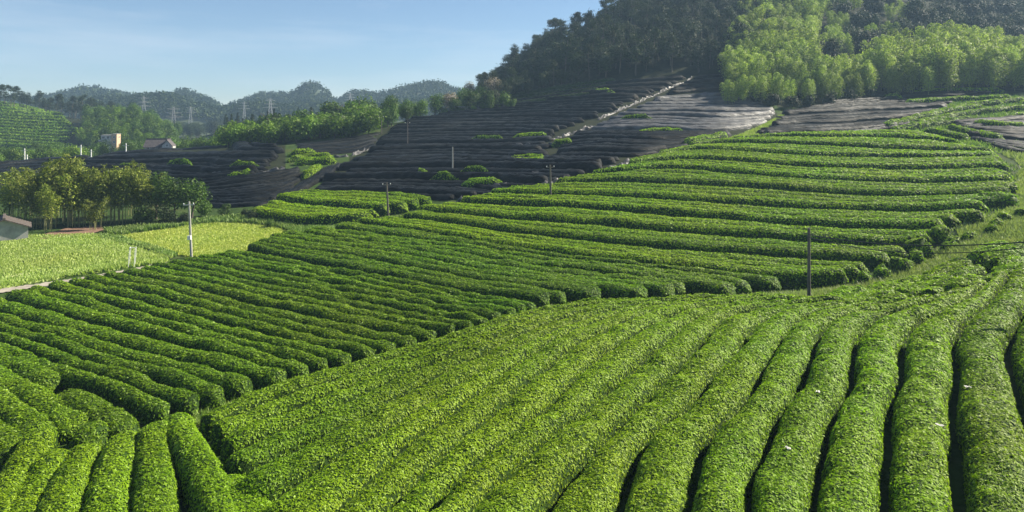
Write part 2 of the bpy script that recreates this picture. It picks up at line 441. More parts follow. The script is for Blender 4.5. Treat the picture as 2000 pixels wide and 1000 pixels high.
def patch(name, poly, mat, step=0.8, lift=0.05, fade=0.0):
    """a sheet lying on the ground inside a photo outline"""
    W = unproj(catmull(poly + [poly[0]], max(40, len(poly) * 6)), 0)
    x0, y0 = W.min(0); x1, y1 = W.max(0)
    nx, ny = int((x1 - x0) / step) + 2, int((y1 - y0) / step) + 2
    gx, gy = np.meshgrid(np.linspace(x0, x1, nx), np.linspace(y0, y1, ny), indexing='ij')
    jx = gx + noise2(gx, gy, 5) * step * 0.3; jy = gy + noise2(gx, gy, 6) * step * 0.3
    ins = in_poly(jx, jy, [tuple(p) for p in W])
    V = np.stack([jx, jy, gz(jx, jy) + lift + 0.02 * noise2(jx / 1.3, jy / 1.3, 9)], -1).reshape(-1, 3)
    i = np.arange(nx - 1)[:, None] * ny + np.arange(ny - 1)[None, :]
    q = np.stack([i, i + ny, i + ny + 1, i + 1], -1).reshape(-1, 4)
    f = ins.ravel()
    q = q[(f[q].sum(1) >= 3)]
    o = link(name, mesh_np(name, V, q, mats=[mat], smooth=True))
    tag(o, kind='structure')
    return W

def tufts(name, poly, mat, n, h, label=None, w=0.06, lean=0.35, seed=1, lift=0.0):
    """grass blades scattered inside a photo outline"""
    r = np.random.default_rng(seed)
    W = unproj(catmull(poly + [poly[0]], max(40, len(poly) * 6)), 0)
    (x0, y0), (x1, y1) = W.min(0), W.max(0)
    P = np.zeros((0, 2))
    while len(P) < n:
        a = r.uniform((x0, y0), (x1, y1), (n * 2, 2))
        a = a[in_poly(a[:, 0], a[:, 1], [tuple(p) for p in W])]
        a = a[(noise2(a[:, 0] / 2.2, a[:, 1] / 2.2, seed) * 0.6 + r.uniform(0, 1, len(a))) > 0.3]
        P = np.vstack([P, a])
    P = P[:n]
    D = P[:, 1]
    z = gz(P[:, 0], P[:, 1]) + lift
    H = h * r.uniform(0.5, 1.3, n) * (1 + 0.4 * noise2(P[:, 0] / 3, P[:, 1] / 3, seed + 1)) 
    ang = r.uniform(0, 2 * math.pi, n); wd = w * (0.6 + D / 70)
    dx, dy = np.cos(ang) * wd, np.sin(ang) * wd
    lx, ly = r.normal(size=n) * lean * H, r.normal(size=n) * lean * H
    V = np.stack([np.stack([P[:, 0] - dx, P[:, 1] - dy, z], 1), np.stack([P[:, 0] + dx, P[:, 1] + dy, z], 1),
                  np.stack([P[:, 0] + lx, P[:, 1] + ly, z + H], 1)], 1).reshape(-1, 3)
    o = link(name, mesh_np(name, V, None, np.arange(3 * n).reshape(-1, 3), mats=[mat]))
    tag(o, label, 'grass', kind='stuff')

# ------------------------------------------------------------------ hedge and net rows
def strip(XY, width, height, step, seed, lump=0.08, wig=0.12, prof_n=11, flat=0.55, cap=True, base=-0.25, lumplen=1.6, wrinkle=0.0):
    """lofted rounded row over the ground; returns the vertex grid (rings x profile)"""
    L = length(XY)
    n = max(5, int(L / step))
    c = resample(np.column_stack([XY, np.broadcast_to(width, (len(XY),)), np.broadcast_to(height, (len(XY),))]), n)
    P, w, h = c[:, :2], c[:, 2], c[:, 3]
    T = np.gradient(P, axis=0); T /= np.linalg.norm(T, axis=1)[:, None] + 1e-9
    Nn = np.stack([T[:, 1], -T[:, 0]], 1)
    s = np.linspace(0, L, n)
    P = P + Nn * (noise2(s / 4.5, np.full(n, seed * 7.3), seed) * wig)[:, None]
    w = w * (1 + 0.9 * lump * noise2(s / lumplen, np.full(n, seed * 3.1), seed + 11) + 0.6 * lump * noise2(s / 5, np.full(n, seed * 1.7), seed + 12))
    h = h * (1 + 1.3 * lump * noise2(s / (lumplen * 1.3), np.full(n, seed * 5.9), seed + 13))
    if cap:
        e = np.clip(np.minimum(s, L - s) / np.maximum(0.55 * w, 0.3), 0, 1)
        e = np.sqrt(np.clip(1 - (1 - e) ** 2, 0.0, 1))
        w = w * (0.12 + 0.88 * e); h = h * (0.25 + 0.75 * e ** 0.7)
    th = np.linspace(math.pi, 0, prof_n)
    cx = np.sign(np.cos(th)) * np.abs(np.cos(th)) ** (0.8 if flat > 0.45 else 0.62)
    cz = np.sin(th) ** flat
    X = P[:, None, 0] + Nn[:, None, 0] * cx[None] * w[:, None] / 2
    Y = P[:, None, 1] + Nn[:, None, 1] * cx[None] * w[:, None] / 2
    G = gz(X, Y)
    Gc = gz(P[:, 0], P[:, 1])[:, None]
    Z = G * 0.6 + Gc * 0.4 + cz[None] * h[:, None]
    Z[:, 0] = G[:, 0] + base; Z[:, -1] = G[:, -1] + base
    V = np.stack([X, Y, Z], -1)
    d = noise3(V / 0.55, seed % 50) * lump * 0.9 + noise3(V / 0.25, seed % 50 + 3) * lump * 0.4
    V[:, 1:-1, 2] += d[:, 1:-1]
    V[:, 1:-1, 0] += (noise3(V / 0.6 + 9.1, 5) * lump * 0.6)[:, 1:-1]
    return V

def grid_faces(nr, nc, off=0):
    i = np.arange(nr - 1)[:, None] * nc + np.arange(nc - 1)[None, :] + off
    return np.stack([i, i + 1, i + nc + 1, i + nc], -1).reshape(-1, 4)

HN = [0]
LEAF_TOTAL = [0]
def hedge(XY, width, height, label, group, leaf='tea_leaf', step=None, lump=0.08, wig=0.12, cover=0.8, lumplen=1.6, flat=0.5):
    HN[0] += 1
    sd = HN[0]
    D = float(np.mean(XY[:, 1]))
    Dm = float(np.min(XY[:, 1]))
    if step is None: step = np.clip(D / 110, 0.28, 1.1)
    V = strip(XY, width, height, step, sd, lump, wig, 11 if D < 70 else 9, flat, lumplen=lumplen)
    nr, nc = V.shape[:2]
    r = np.random.default_rng(sd)
    q = grid_faces(nr, nc)
    vv = V.reshape(-1, 3)
    o0 = np.array([vv[:, 0].mean(), vv[:, 1].mean(), float(gz(vv[:, 0].mean(), vv[:, 1].mean()))])
    body = link('tea_hedge', mesh_np('tea_hedge', vv - o0, q, mats=[M['tea_body']], smooth=True), loc=o0)
    tag(body, label, 'hedge', group)
    # leaves over the skin
    a, b, c, d = (vv[q[:, k]] for k in range(4))
    nrm = np.cross(b - a, d - a); area = np.linalg.norm(np.cross(c - a, d - b), axis=1) / 2
    nrm = nrm / (np.linalg.norm(nrm, axis=1)[:, None] + 1e-9)
    nrm *= np.sign((nrm * (((a + c) / 2) - np.array([0, 0, 0]))).sum(1) * 0 + np.where(nrm[:, 2] < -0.2, -1, 1))[:, None]
    dist = np.linalg.norm((a + c) / 2 - np.array([0, 0, CZ]), axis=1)
    s = 0.0195 + 0.00130 * dist
    px_, py_ = proj((a[:, 0] + c[:, 0]) / 2, (a[:, 1] + c[:, 1]) / 2, (a[:, 2] + c[:, 2]) / 2)
    vis = ((px_ > -150) & (px_ < 2420) & (py_ < 1130)).astype(float)
    # fewer leaves low on the sides bare the dark body, deepening their shade
    dens = cover / (s * s * 0.62) * area * vis * np.where(nrm[:, 2] < 0.2, 0.25, np.where(nrm[:, 2] < 0.45, 0.45, 1.0))
    cnt = np.floor(dens + r.uniform(0, 1, len(dens))).astype(int)
    f = np.repeat(np.arange(len(q)), cnt)
    if len(f) == 0: return body
    u, v = r.uniform(0, 1, (len(f), 1)), r.uniform(0, 1, (len(f), 1))
    P = (a[f] * (1-u) * (1-v) + b[f] * u * (1-v) + c[f] * u * v + d[f] * (1-u) * v)
    N = nrm[f] * 0.85 + r.normal(size=(len(f), 3)) * 0.30 + np.array([0, 0, 0.12])
    N /= np.linalg.norm(N, axis=1)[:, None]
    P = P + nrm[f] * (s[f] * r.uniform(-0.1, 0.75, len(f)))[:, None]
    LV, LQ = leaf_tris(P, N, s[f] * 1.75, 0.62, r)
    LEAF_TOTAL[0] += len(LQ)
    fo = link('foliage', mesh_np('foliage', LV - o0, None, LQ, mats=[M[leaf]]), body)
    tag(fo, kind='stuff')
    return body

def net_row(XY, width, height, label, group, lump=0.12, wig=0.3, mat='net', name='shade_net', cap=True, cat='shade net', lumplen=2.2, step=None):
    HN[0] += 1
    sd = HN[0]
    D = float(np.mean(XY[:, 1]))
    V = strip(XY, width, height, step or np.clip(D / 200, 0.35, 1.0), sd, lump, wig, 9, 0.8, cap=cap, base=-0.05, lumplen=lumplen)
    # creases along and across the sheet
    V[:, 1:-1, 2] += noise3(V * np.array([0.9, 1.6, 0.4]), 21)[:, 1:-1] * 0.09 * height / 0.7 + noise3(V * np.array([2.1, 3.0, 1.0]), 22)[:, 1:-1] * 0.07
    nr, nc = V.shape[:2]
    vv = V.reshape(-1, 3)
    o0 = np.array([vv[:, 0].mean(), vv[:, 1].mean(), float(gz(vv[:, 0].mean(), vv[:, 1].mean()))])
    o = link(name, mesh_np(name, vv - o0, grid_faces(nr, nc), mats=[M[mat]], smooth=True), loc=o0)
    tag(o, label, cat, group)
    return o

ORD = ['first', 'second', 'third', 'fourth', 'fifth', 'sixth', 'seventh', 'eighth', 'ninth', 'tenth', 'eleventh', 'twelfth', 'thirteenth', 'fourteenth',
       'fifteenth', 'sixteenth', 'seventeenth', 'eighteenth', 'nineteenth', 'twentieth', 'twenty-first', 'twenty-second', 'twenty-third', 'twenty-fourth',
       'twenty-fifth', 'twenty-sixth', 'twenty-seventh', 'twenty-eighth', 'twenty-ninth', 'thirtieth', 'thirty-first', 'thirty-second', 'thirty-third',
       'thirty-fourth', 'thirty-fifth', 'thirty-sixth', 'thirty-seventh', 'thirty-eighth', 'thirty-ninth', 'fortieth', 'forty-first', 'forty-second',
       'forty-third', 'forty-fourth', 'forty-fifth', 'forty-sixth', 'forty-seventh', 'forty-eighth', 'forty-ninth', 'fiftieth']

def perp_gap(A, B):
    """distance between two matched curves, across their run"""
    Mid = (A + B) / 2
    T = np.gradient(Mid, axis=0); T /= np.linalg.norm(T, axis=1)[:, None] + 1e-9
    d = B - A
    return np.abs(T[:, 0] * d[:, 1] - T[:, 1] * d[:, 0])

# ---- the near slope: furrows read from the photograph, bottom to top
FUR = [
 [(385,818),(480,780),(600,742),(700,715),(800,688),(900,657),(1000,625),(1100,606),(1210,596)],
 [(396,846),(500,802),(640,760),(760,715),(860,685),(960,650),(1050,622),(1150,603),(1260,594)],
 [(424,868),(560,812),(690,762),(800,718),(900,682),(1000,648),(1080,622),(1190,601),(1310,591)],
 [(436,902),(560,848),(650,808),(740,765),(830,728),(920,692),(1010,658),(1110,626),(1220,603),(1360,590)],
 [(440,952),(560,894),(650,855),(740,808),(856,748),(960,694),(1060,650),(1160,618),(1270,600),(1410,589)],
 [(480,1010),(600,938),(700,884),(800,822),(905,757),(1000,702),(1100,652),(1200,617),(1310,600),(1460,589)],
 [(650,1020),(750,925),(800,880),(905,800),(1000,728),(1090,672),(1180,634),(1290,607),(1410,595),(1550,588)],
 [(745,1020),(856,914),(920,856),(992,790),(1070,724),(1150,672),(1240,632),(1340,607),(1460,596),(1580,589)],
 [(830,1020),(904,938),(1032,840),(1080,796),(1120,752),(1188,694),(1270,646),(1350,616),(1460,602),(1620,592)],
 [(905,1025),(960,965),(1050,884),(1150,806),(1208,752),(1280,692),(1340,640),(1410,614),(1510,603),(1660,592)],
 [(1050,1025),(1105,950),(1192,862),(1256,790),(1340,708),(1400,640),(1455,618),(1560,606),(1700,594)],
 [(1200,1025),(1216,960),(1240,884),(1296,830),(1340,797),(1400,732),(1440,690),(1471,646),(1525,622),(1620,610),(1750,596)],
 [(1335,1025),(1366,905),(1380,855),(1433,812),(1457,788),(1482,732),(1510,690),(1555,638),(1605,618),(1690,608),(1800,592)],
 [(1468,1025),(1464,938),(1500,868),(1518,814),(1554,769),(1584,700),(1601,651),(1650,627),(1740,612),(1850,585)],
 [(1575,1025),(1602,898),(1629,804),(1659,769),(1664,695),(1692,640),(1740,620),(1810,602),(1900,570)],
 [(1732,1025),(1724,960),(1730,868),(1741,776),(1762,738),(1758,676),(1790,640),(1850,610),(1900,585),(1950,545)],
 [(1872,1025),(1867,900),(1865,847),(1856,776),(1874,718),(1858,668),(1890,628),(1935,590),(1975,535)],
 [(2045,1025),(2030,900),(2002,812),(1986,746),(1968,684),(1986,638),(2008,590),(2020,520)],
 [(2240,1060),(2210,930),(2160,830),(2130,760),(2100,690),(2090,640),(2085,590),(2080,520)],
 [(2420,1060),(2370,930),(2310,830),(2260,760),(2220,690),(2200,640),(2180,590),(2160,520)],
 [(2620,1060),(2550,930),(2480,830),(2420,760),(2370,690),(2330,640),(2300,590),(2270,510)],
 [(2840,1060),(2750,930),(2670,830),(2600,760),(2540,690),(2490,640),(2450,590),(2400,500)],
]
HT = 0.95
fur = [curve(f, HT * 0.75, 64) for f in FUR]
nf = len(fur) - 1
for i in range(nf):
    A, B = fur[i], fur[i + 1]
    mid = (A + B) / 2
    w = np.clip(perp_gap(A, B), 0.5, 3.6)
    kk = np.ones(7) / 7
    w = np.convolve(np.pad(w, 3, 'edge'), kk, 'valid')
    fill = 0.66 if i < 4 else 0.72 if i < 7 else 0.76 if i < 10 else 0.86
    mid2 = mid.copy()
    # a little overrun below the frame
    if FUR[i][0][1] > 1000:
        d = mid[0] - mid[3]; mid2 = np.vstack([mid[0] + d * 1.3, mid]); w = np.concatenate([[w[0]], w])
    if i < nf - 4:
        lab = ORD[nf - 5 - i] + ' broad tea row on the near slope, counting leftward from the right picture edge'
    else:
        lab = ['broad tea row on the near slope, mostly cut off by the right picture edge', 'first tea row wholly beyond the right picture edge on the near slope', 'second tea row wholly beyond the right picture edge on the near slope', 'third tea row wholly beyond the right picture edge on the near slope'][i - (nf - 4)]
    hedge(mid2, np.clip(w * fill, 0.5, 3.6), HT + (0.25 if i < 10 else 0.15), lab, 'tea rows running down the near slope', 'tea_leaf', lump=0.11, wig=0.06, cover=0.72, flat=0.52 if i < 10 else 0.7, lumplen=1.25)

# bottom left rows that meet the near slope
EL = [
 ([(-30,1060),(0,990),(30,930),(60,880),(75,850)], 1.9),
 ([(20,1060),(55,980),(85,925),(115,885)], 2.0),
 ([(100,1060),(120,985),(140,930),(160,895),(172,872)], 2.1),
 ([(205,1060),(207,985),(222,920),(245,868),(262,850)], 2.2),
 ([(300,1060),(303,985),(300,920),(298,870),(305,835)], 2.1),
 ([(440,1060),(420,980),(395,925),(370,880),(352,842),(345,815)], 2.0),
]
for i, (p, w) in enumerate(EL):
    c = curve(p, 0.75, 40)
    hedge(c, w * 0.78, 1.15, 'thick tea row at the bottom left corner, ' + (['cut by the left edge', 'second from the left', 'third from the left', 'fourth from the left', 'fifth from the left', 'rightmost, wedged against the slanting rows'][i]),
          'tea rows at the bottom left corner', 'tea_leaf', lump=0.12, cover=0.75, flat=0.85)
c = curve([(520,1060),(490,1010),(450,965),(430,930)], 0.75, 20)
hedge(c, 2.0, 0.95, 'short stub of tea hedge at the lower edge where the slanting rows begin', 'tea rows at the bottom left corner', lump=0.12)

# ---- left block
def family(keys, n):
    """curves between key curves; keys = {index: curve}"""
    ks = sorted(keys)
    out = []
    for i in range(n):
        a = max([k_ for k_ in ks if k_ <= i]); b = min([k_ for k_ in ks if k_ >= i])
        t = 0 if a == b else (i - a) / (b - a)
        out.append(keys[a] * (1 - t) + keys[b] * t)
    return out

ST = [(-60,668),(-60,645),(-60,624),(-60,608),(-45,588),(22,574),(62,567),(103,557),(143,550),(172,543),(212,539),(250,531),(278,526),(302,520),(334,514),(364,508),(392,503),(420,499),(446,494)]
EN = [(322,806),(382,793),(436,777),(482,760),(553,742),(604,728),(643,716),(682,708),(730,696),(770,688),(808,677),(850,662),(888,652),(920,644),(950,634),(975,626),(1000,618),(1022,611),(1042,605)]
rowsA = []
for i, (a, b) in enumerate(zip(ST, EN)):
    m1 = (a[0] * 0.62 + b[0] * 0.38, a[1] * 0.62 + b[1] * 0.38 + 3 - i * 0.15)
    m2 = (a[0] * 0.3 + b[0] * 0.7, a[1] * 0.3 + b[1] * 0.7 + 2)
    rowsA.append(curve([a, m1, m2, b], 0.6, 48))
extra = [([(-60,710),(0,743),(80,790),(156,836)], 'lowest full tea row of the left block, cut by the left edge'),
         ([(-60,762),(0,797),(45,826),(80,862)], 'short tea row at the left edge below the left block'),
         ([(-60,835),(0,862),(28,888)], 'stub of a tea row low on the left picture edge'),
         ([(-60,674),(0,702),(60,730),(98,757)], 'short tea row at the left edge ending in a weedy gap'),
         ([(110,776),(180,802),(252,840)], 'short plump tea row right of the weedy gap in the left block'),
         ([(140,852),(170,848),(198,858)], 'round tea bush filling the corner below the left block')]
for p, lab in extra:
    hedge(curve(p, 0.6, 24), 1.65, 1.0, lab, 'tea rows of the left block', 'tea_leaf_dark', lump=0.13)
nA = len(rowsA)
for i, c in enumerate(rowsA):
    g = []
    if i > 0: g.append(perp_gap(rowsA[i-1], c))
    if i < nA - 1: g.append(perp_gap(c, rowsA[i+1]))
    sp = np.clip(np.mean(g, axis=0), 1.0, 2.1)
    sp = np.convolve(np.pad(sp, 5, 'edge'), np.ones(11) / 11, 'valid')
    n2 = noise2(c[:, 0] / 7, c[:, 1] / 7, 77) * 0.35
    c = c + np.stack([n2 * 0.4, n2], 1)
    hedge(c, sp * 0.84, 1.0, ORD[i] + ' long dark tea row of the left block, counting up from its near corner', 'tea rows of the left block', 'tea_leaf_dark', lump=0.13, wig=0.16, lumplen=2.0)

# ---- terraces
def terrace_fill(fronts, names, block, group, flat=0.42, spacing=1.9, leaf='tea_leaf', gapf=0.75, lump=0.09, h=1.15, frontlift=0.1):
    cs = [curve(f, 0.0, 60) for f in fronts]
    cnt = 0
    for k_ in range(len(cs) - 1):
        A, B = cs[k_], cs[k_ + 1]
        dist = float(np.median(perp_gap(A, B)))
        n = max(1, int(round((dist - gapf) / spacing)))
        for j in range(n):
            t = (gapf * 0.3 + 0.95 + j * (dist - gapf) / n) / dist
            row = A * (1 - t) + B * t
            sp = perp_gap(A, B) / dist * (dist - gapf) / n
            sp = np.convolve(np.pad(sp, 6, 'edge'), np.ones(13) / 13, 'valid')
            row = row + np.stack([row[:, 0] * 0, noise2(row[:, 0] / 11, row[:, 1] / 11, 311) * 0.55], 1)
            # ends staggered a little
            e0, e1 = rng.integers(0, 2), rng.integers(0, 3)
            r2 = row[e0:len(row) - e1]; s2 = sp[e0:len(row) - e1]
            which = 'front' if j == 0 else ORD[j] if j < n - 1 or n == 2 else 'rear'
            hedge(r2, np.clip(s2 * 0.97, 0.8, 2.4), h * (1 + frontlift * (1 - j / n)), which + ' tea row on the ' + names[k_] + ' ' + block, group, leaf, lump=lump, wig=0.15, cover=0.66, flat=flat)
            cnt += 1
    return cnt

B_f = [
 [(470,494),(560,521),(640,536),(800,567),(920,590),(1055,609)],
 [(482,487),(580,505),(690,520),(830,548),(960,572),(1140,600)],
 [(515,477),(620,494),(730,508),(860,530),(1000,556),(1285,587)],
 [(560,468),(660,483),(780,496),(900,512),(1060,538),(1390,582)],
 [(615,460),(720,472),(840,488),(960,502),(1130,526),(1520,577)],
 [(676,450),(760,462),(880,478),(1000,500),(1190,528),(1400,552),(1570,572)],
]
terrace_fill(B_f, [o_ + ' strip' for o_ in ORD], 'up of the gently sloping middle block', 'tea rows of the middle block', spacing=1.75, gapf=0.15, leaf='tea_leaf_dark', lump=0.12, h=1.0)

T_f = [
 [(682,449),(760,462),(840,474),(1000,503),(1200,530),(1360,549),(1560,567),(1660,558)],
 [(762,436),(880,451),(1000,468),(1200,491),(1400,508),(1600,521),(1705,531)],
 [(800,424),(900,432),(1000,441),(1200,455),(1400,472),(1600,487),(1750,495),(1838,484)],
 [(868,406),(958,410),(1050,414),(1200,424),(1400,441),(1600,456),(1750,463),(1868,464)],
 [(935,392),(1040,392),(1200,396),(1400,409),(1600,422),(1800,427),(1962,418)],
 [(1050,372),(1150,366),(1250,367),(1440,377),(1600,389),(1720,396),(1900,394),(1988,386)],
 [(1140,352),(1230,345),(1330,340),(1500,356),(1600,363),(1800,368),(1992,365)],
 [(1200,337),(1280,326),(1380,323),(1500,331),(1600,337),(1800,341),(1992,338)],
 [(1262,318),(1340,304),(1440,305),(1600,315),(1800,319),(1950,316)],
 [(1320,301),(1400,290),(1560,292),(1720,300),(1850,305),(1955,306)],
 [(1400,283),(1500,277),(1620,277),(1730,279),(1830,286),(1900,298)],
 [(1470,277),(1560,270),(1660,266),(1750,262),(1800,268),(1850,284)],
]
terrace_fill(T_f, [o_ + ' terrace' for o_ in ORD], 'up the sunny hillside', 'tea rows on the terraced hillside', spacing=2.0, gapf=1.2, h=0.95, frontlift=0.42)

D_f = [
 [(490,428),(520,438),(600,444),(690,441),(722,432)],
 [(532,400),(600,412),(700,420),(752,425)],
 [(580,383),(700,384),(800,388),(868,398)],
]
terrace_fill(D_f, ['lower step', 'upper step'], 'of the small plot below the black nets', 'tea rows of the small plot by the nets', spacing=2.0, gapf=1.0, h=1.0, frontlift=0.5)

# lumpy rows on the right, between the grass strip and the near slope
R_rows = [
 [(1990,482),(1960,505),(1925,520)], [(1915,528),(1870,548),(1830,565)], [(1818,566),(1775,578),(1745,584)],
 [(1985,508),(1965,540),(1945,556)], [(1935,562),(1890,580),(1850,590)], [(1960,480),(1925,495),(1895,508)],
 [(1885,512),(1850,530),(1815,548)], [(1800,552),(1765,566),(1735,576)], [(1725,583),(1700,588),(1675,590)],
]
gr_ = np.random.default_rng(17)
for k_ in range(26):
    px = gr_.uniform(1640, 2010); lo = np.interp(px, [1640, 1760, 1860, 2010], [585, 562, 522, 478]); hi = np.interp(px, [1640, 1760, 1860, 2010], [592, 588, 575, 540])
    py = gr_.uniform(lo, hi); L_ = gr_.uniform(14, 34)
    R_rows.append([(px + L_, py - L_ * 0.55), (px, py), (px - L_, py + L_ * 0.45)])
for i, p in enumerate(R_rows):
    hedge(curve(p, 0.4, 16), 1.7, 0.85, ORD[i] + ' of the short lumpy tea clumps between grass strip and right picture edge', 'lumpy tea clumps by the grass strip', lump=0.24, wig=0.3, lumplen=1.1)
# bushes round the right ends of the terraces
for i in range(16):
    t = (i + gr_.uniform(0.1, 0.9)) / 16
    px = np.interp(t, [0, 0.5, 1], [1690, 1800, 1985]) + gr_.uniform(-12, 25); py = np.interp(t, [0, 0.5, 1], [556, 506, 420]) + gr_.uniform(-4, 8)
    hedge(curve([(px - 14, py + 1), (px, py), (px + 16, py - 2)], 0.0, 8), gr_.uniform(1.3, 2.2), gr_.uniform(0.8, 1.3), ORD[i] + ' ragged tea bush up the grassy track edge, beside the terrace ends', 'ragged tea bushes beside the grassy track', lump=0.24)
R_b = [(1905,400,1990,408,'below the nets at the right end of the fourth terrace'), (1770,492,1800,500,'at the ragged right end of the third terrace'),
       (1815,470,1850,474,'beside the cable at the terrace ends'), (1885,440,1925,436,'at the right end of the fourth hillside terrace'),
       (1300,335,1330,338,'alone on the slope near the pole and black nets'), (1332,336,1348,338,'right of the lone bush by the black nets')]
for x0, y0, x1, y1, lab in R_b:
    hedge(curve([(x0, y0), ((x0+x1)/2, (y0+y1)/2 - 1), (x1, y1)], 0.0, 8), 2.0, 1.3, 'rounded tea bush ' + lab, 'single tea bushes on the hillside', lump=0.2)
# upper right field: scattered rows between the nets
U_rows = [
 [(1725,253),(1790,236),(1850,222),(1920,212)], [(1790,248),(1850,234),(1930,222),(2010,214)], [(1770,205),(1850,200),(1940,196),(1975,194)],
 [(1990,208),(2040,206),(2090,204)], [(1725,195),(1745,193),(1762,196)], [(1800,262),(1850,268),(1890,276)], [(1850,255),(1900,266),(1960,278)],
 [(1900,245),(1960,250),(2010,252)], [(1930,205),(1975,202),(2010,200)], [(1870,215),(1930,206),(1960,205)], [(1980,230),(2020,228),(2060,226)], [(1740,262),(1800,250),(1850,244),(1900,238)],
 [(1780,185),(1860,181),(1960,181)],
]
for i, p in enumerate(U_rows):
    hedge(curve(p, 0.0, 16), 1.9, 1.2, ORD[i] + ' of the loose tea rows at the upper right, among the black nets', 'tea rows at the upper right among the nets', lump=0.18, wig=0.3, lumplen=1.5)
# green left showing among the nets
N_green = [
 ([(562,318),(600,312),(652,312)], 'bright weedy tea patch where the black nets part, upper row'), ([(575,324),(610,320),(655,319)], 'bright weedy tea patch where the black nets part, lower row'),
 ([(562,306),(590,304),(620,303)], 'bright weedy tea patch where the black nets part, rear row'),
 ([(990,318),(1030,315),(1064,318)], 'strip of bare tea hedge between black nets, mid slope'), ([(990,322),(1030,321),(1064,323)], 'lower strip of bare tea hedge between black nets, mid slope'),
 ([(1075,288),(1100,284),(1118,283)], 'small green hedge showing below grey net, upper slope'), ([(1000,275),(1040,270),(1070,268)], 'thin green hedge line among the upper nets'),
 ([(1155,185),(1180,182),(1200,185)], 'green hedge in the shade below the dark woods'), ([(1335,286),(1380,277),(1420,270)], 'green hedge along the upper net edge by the grassy track'),
 ([(1240,266),(1300,262),(1340,264)], 'long green hedge showing between two dark nets'), ([(900,367),(940,364),(980,362)], 'green strip between the two lowest nets'),
 ([(440,350),(470,347),(500,343)], 'green strip among the grey nets on the left'), ([(596,352),(612,340),(622,330)], 'diagonal green strip between two grey nets')]
for p, lab in N_green:
    hedge(curve(p, 0.0, 12), 2.0, 1.15, lab, 'tea hedges left bare among the nets', lump=0.2)

gr_ = np.random.default_rng(91)
for i in range(9):
    if i < 6:
        px = gr_.uniform(700, 1300); py = gr_.uniform(np.interp(px, [700, 1000, 1300], [290, 235, 200]), np.interp(px, [700, 1000, 1140, 1300], [370, 360, 335, 292]))
    else:
        px = gr_.uniform(220, 540); py = gr_.uniform(np.interp(px, [220, 540], [312, 300]), 345)
    L_ = gr_.uniform(10, 34)
    hedge(curve([(px - L_, py + 1), (px, py), (px + L_, py + 1)], 0.0, 8), gr_.uniform(0.8, 1.2), gr_.uniform(1.0, 1.4), 'short strip of olive tea leaves poking out between black nets', 'tea showing between the black nets', 'tea_leaf_dark', lump=0.25)

for i in range(4):
    t = (i + 0.5) / 4
    p = [(950 + 40 * t, 214 - 24 * t), (1045 + 45 * t, 205 - 33 * t), (1150 + 60 * t, 190 - 36 * t)]
    hedge(curve(p, 0.0, 24), 1.8, 1.1, ORD[i] + ' shaded tea row up the slope under the dark woods', 'shaded tea rows under the dark woods', 'wood_leaf', lump=0.12)  # near-black leaf colour stands in for shade cast by the woods

# ------------------------------------------------------------------ black shade nets
def net_family(keys, n, where, group, h=0.75, over=0.9, lump=0.09, spacing_cap=6.0, mat='net', wigs=0.35):
    cs = family({k_: curve(v, 0.0, 60) for k_, v in keys.items()}, n)
    for i, c in enumerate(cs):
        g = []
        if i > 0: g.append(perp_gap(cs[i-1], c))
        if i < n - 1: g.append(perp_gap(c, cs[i+1]))
        sp = np.clip(np.mean(g, axis=0), 1.2, spacing_cap)
        sp = np.convolve(np.pad(sp, 5, 'edge'), np.ones(11) / 11, 'valid')
        c = c + np.stack([noise2(c[:, 0] / 14, c[:, 1] / 14, 301) * 0.5, noise2(c[:, 0] / 14, c[:, 1] / 9, 302) * 1.5 + noise2(c[:, 0] / 5, c[:, 1] / 5, 303) * 0.35], 1)
        e0, e1 = rng.integers(0, 4), rng.integers(0, 4)
        hh = h * (rng.uniform(1.3, 1.8) if rng.uniform() < 0.35 else rng.uniform(0.6, 1.1))
        net_row(c[e0:60 - e1], (sp * over)[e0:60 - e1], hh, ORD[i] + (' long grey shade net up the slope ' if mat == 'net_grey_sheen' else ' long black shade net up the slope ') + where, group, lump=lump, wig=0.35, lumplen=rng.uniform(2.5, 5), mat=mat)

net_family({0: [(596,386),(700,384),(800,387),(900,392)], 3: [(610,370),(750,368),(900,372),(1000,380)], 8: [(640,345),(800,342),(1000,345),(1140,348)],
            13: [(690,312),(850,308),(1050,312),(1228,314)]}, 14, 'just above the middle terraces', 'black nets over the central slope')
net_family({0: [(700,305),(850,303),(1000,304),(1075,302)], 5: [(735,282),(860,282),(980,282),(1078,276)], 10: [(745,262),(860,260),(980,258),(1100,262)], 14: [(765,246),(870,242),(1000,240),(1140,243)],
            21: [(840,230),(950,222),(1080,216),(1205,214)], 27: [(930,214),(1040,204),(1160,196),(1255,192)], 34: [(1040,195),(1140,182),(1240,174),(1305,172)], 37: [(1110,178),(1190,168),(1270,160),(1340,155)]}, 38, 'left of the silvery seam', 'black nets left of the seam')
net_family({0: [(1085,306),(1160,304),(1240,306),(1300,300)], 5: [(1092,284),(1180,278),(1280,280),(1400,276)], 8: [(1110,266),(1200,264),(1320,266),(1440,258)]}, 9, 'below the silvery patch', 'black nets right of the seam')
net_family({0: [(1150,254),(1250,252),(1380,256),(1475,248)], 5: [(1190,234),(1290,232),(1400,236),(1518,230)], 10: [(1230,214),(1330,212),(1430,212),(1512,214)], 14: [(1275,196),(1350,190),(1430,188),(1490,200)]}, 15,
           'in the silvery patch below the lit bamboo', 'silvery nets on the slope', mat='net_grey_sheen')
net_family({0: [(1290,184),(1340,180),(1400,178),(1470,184)], 5: [(1325,168),(1360,165),(1400,163),(1445,170)], 8: [(1350,156),(1380,152),(1410,150),(1430,152)]}, 9, 'tucked under the dark woods', 'black nets under the woods')
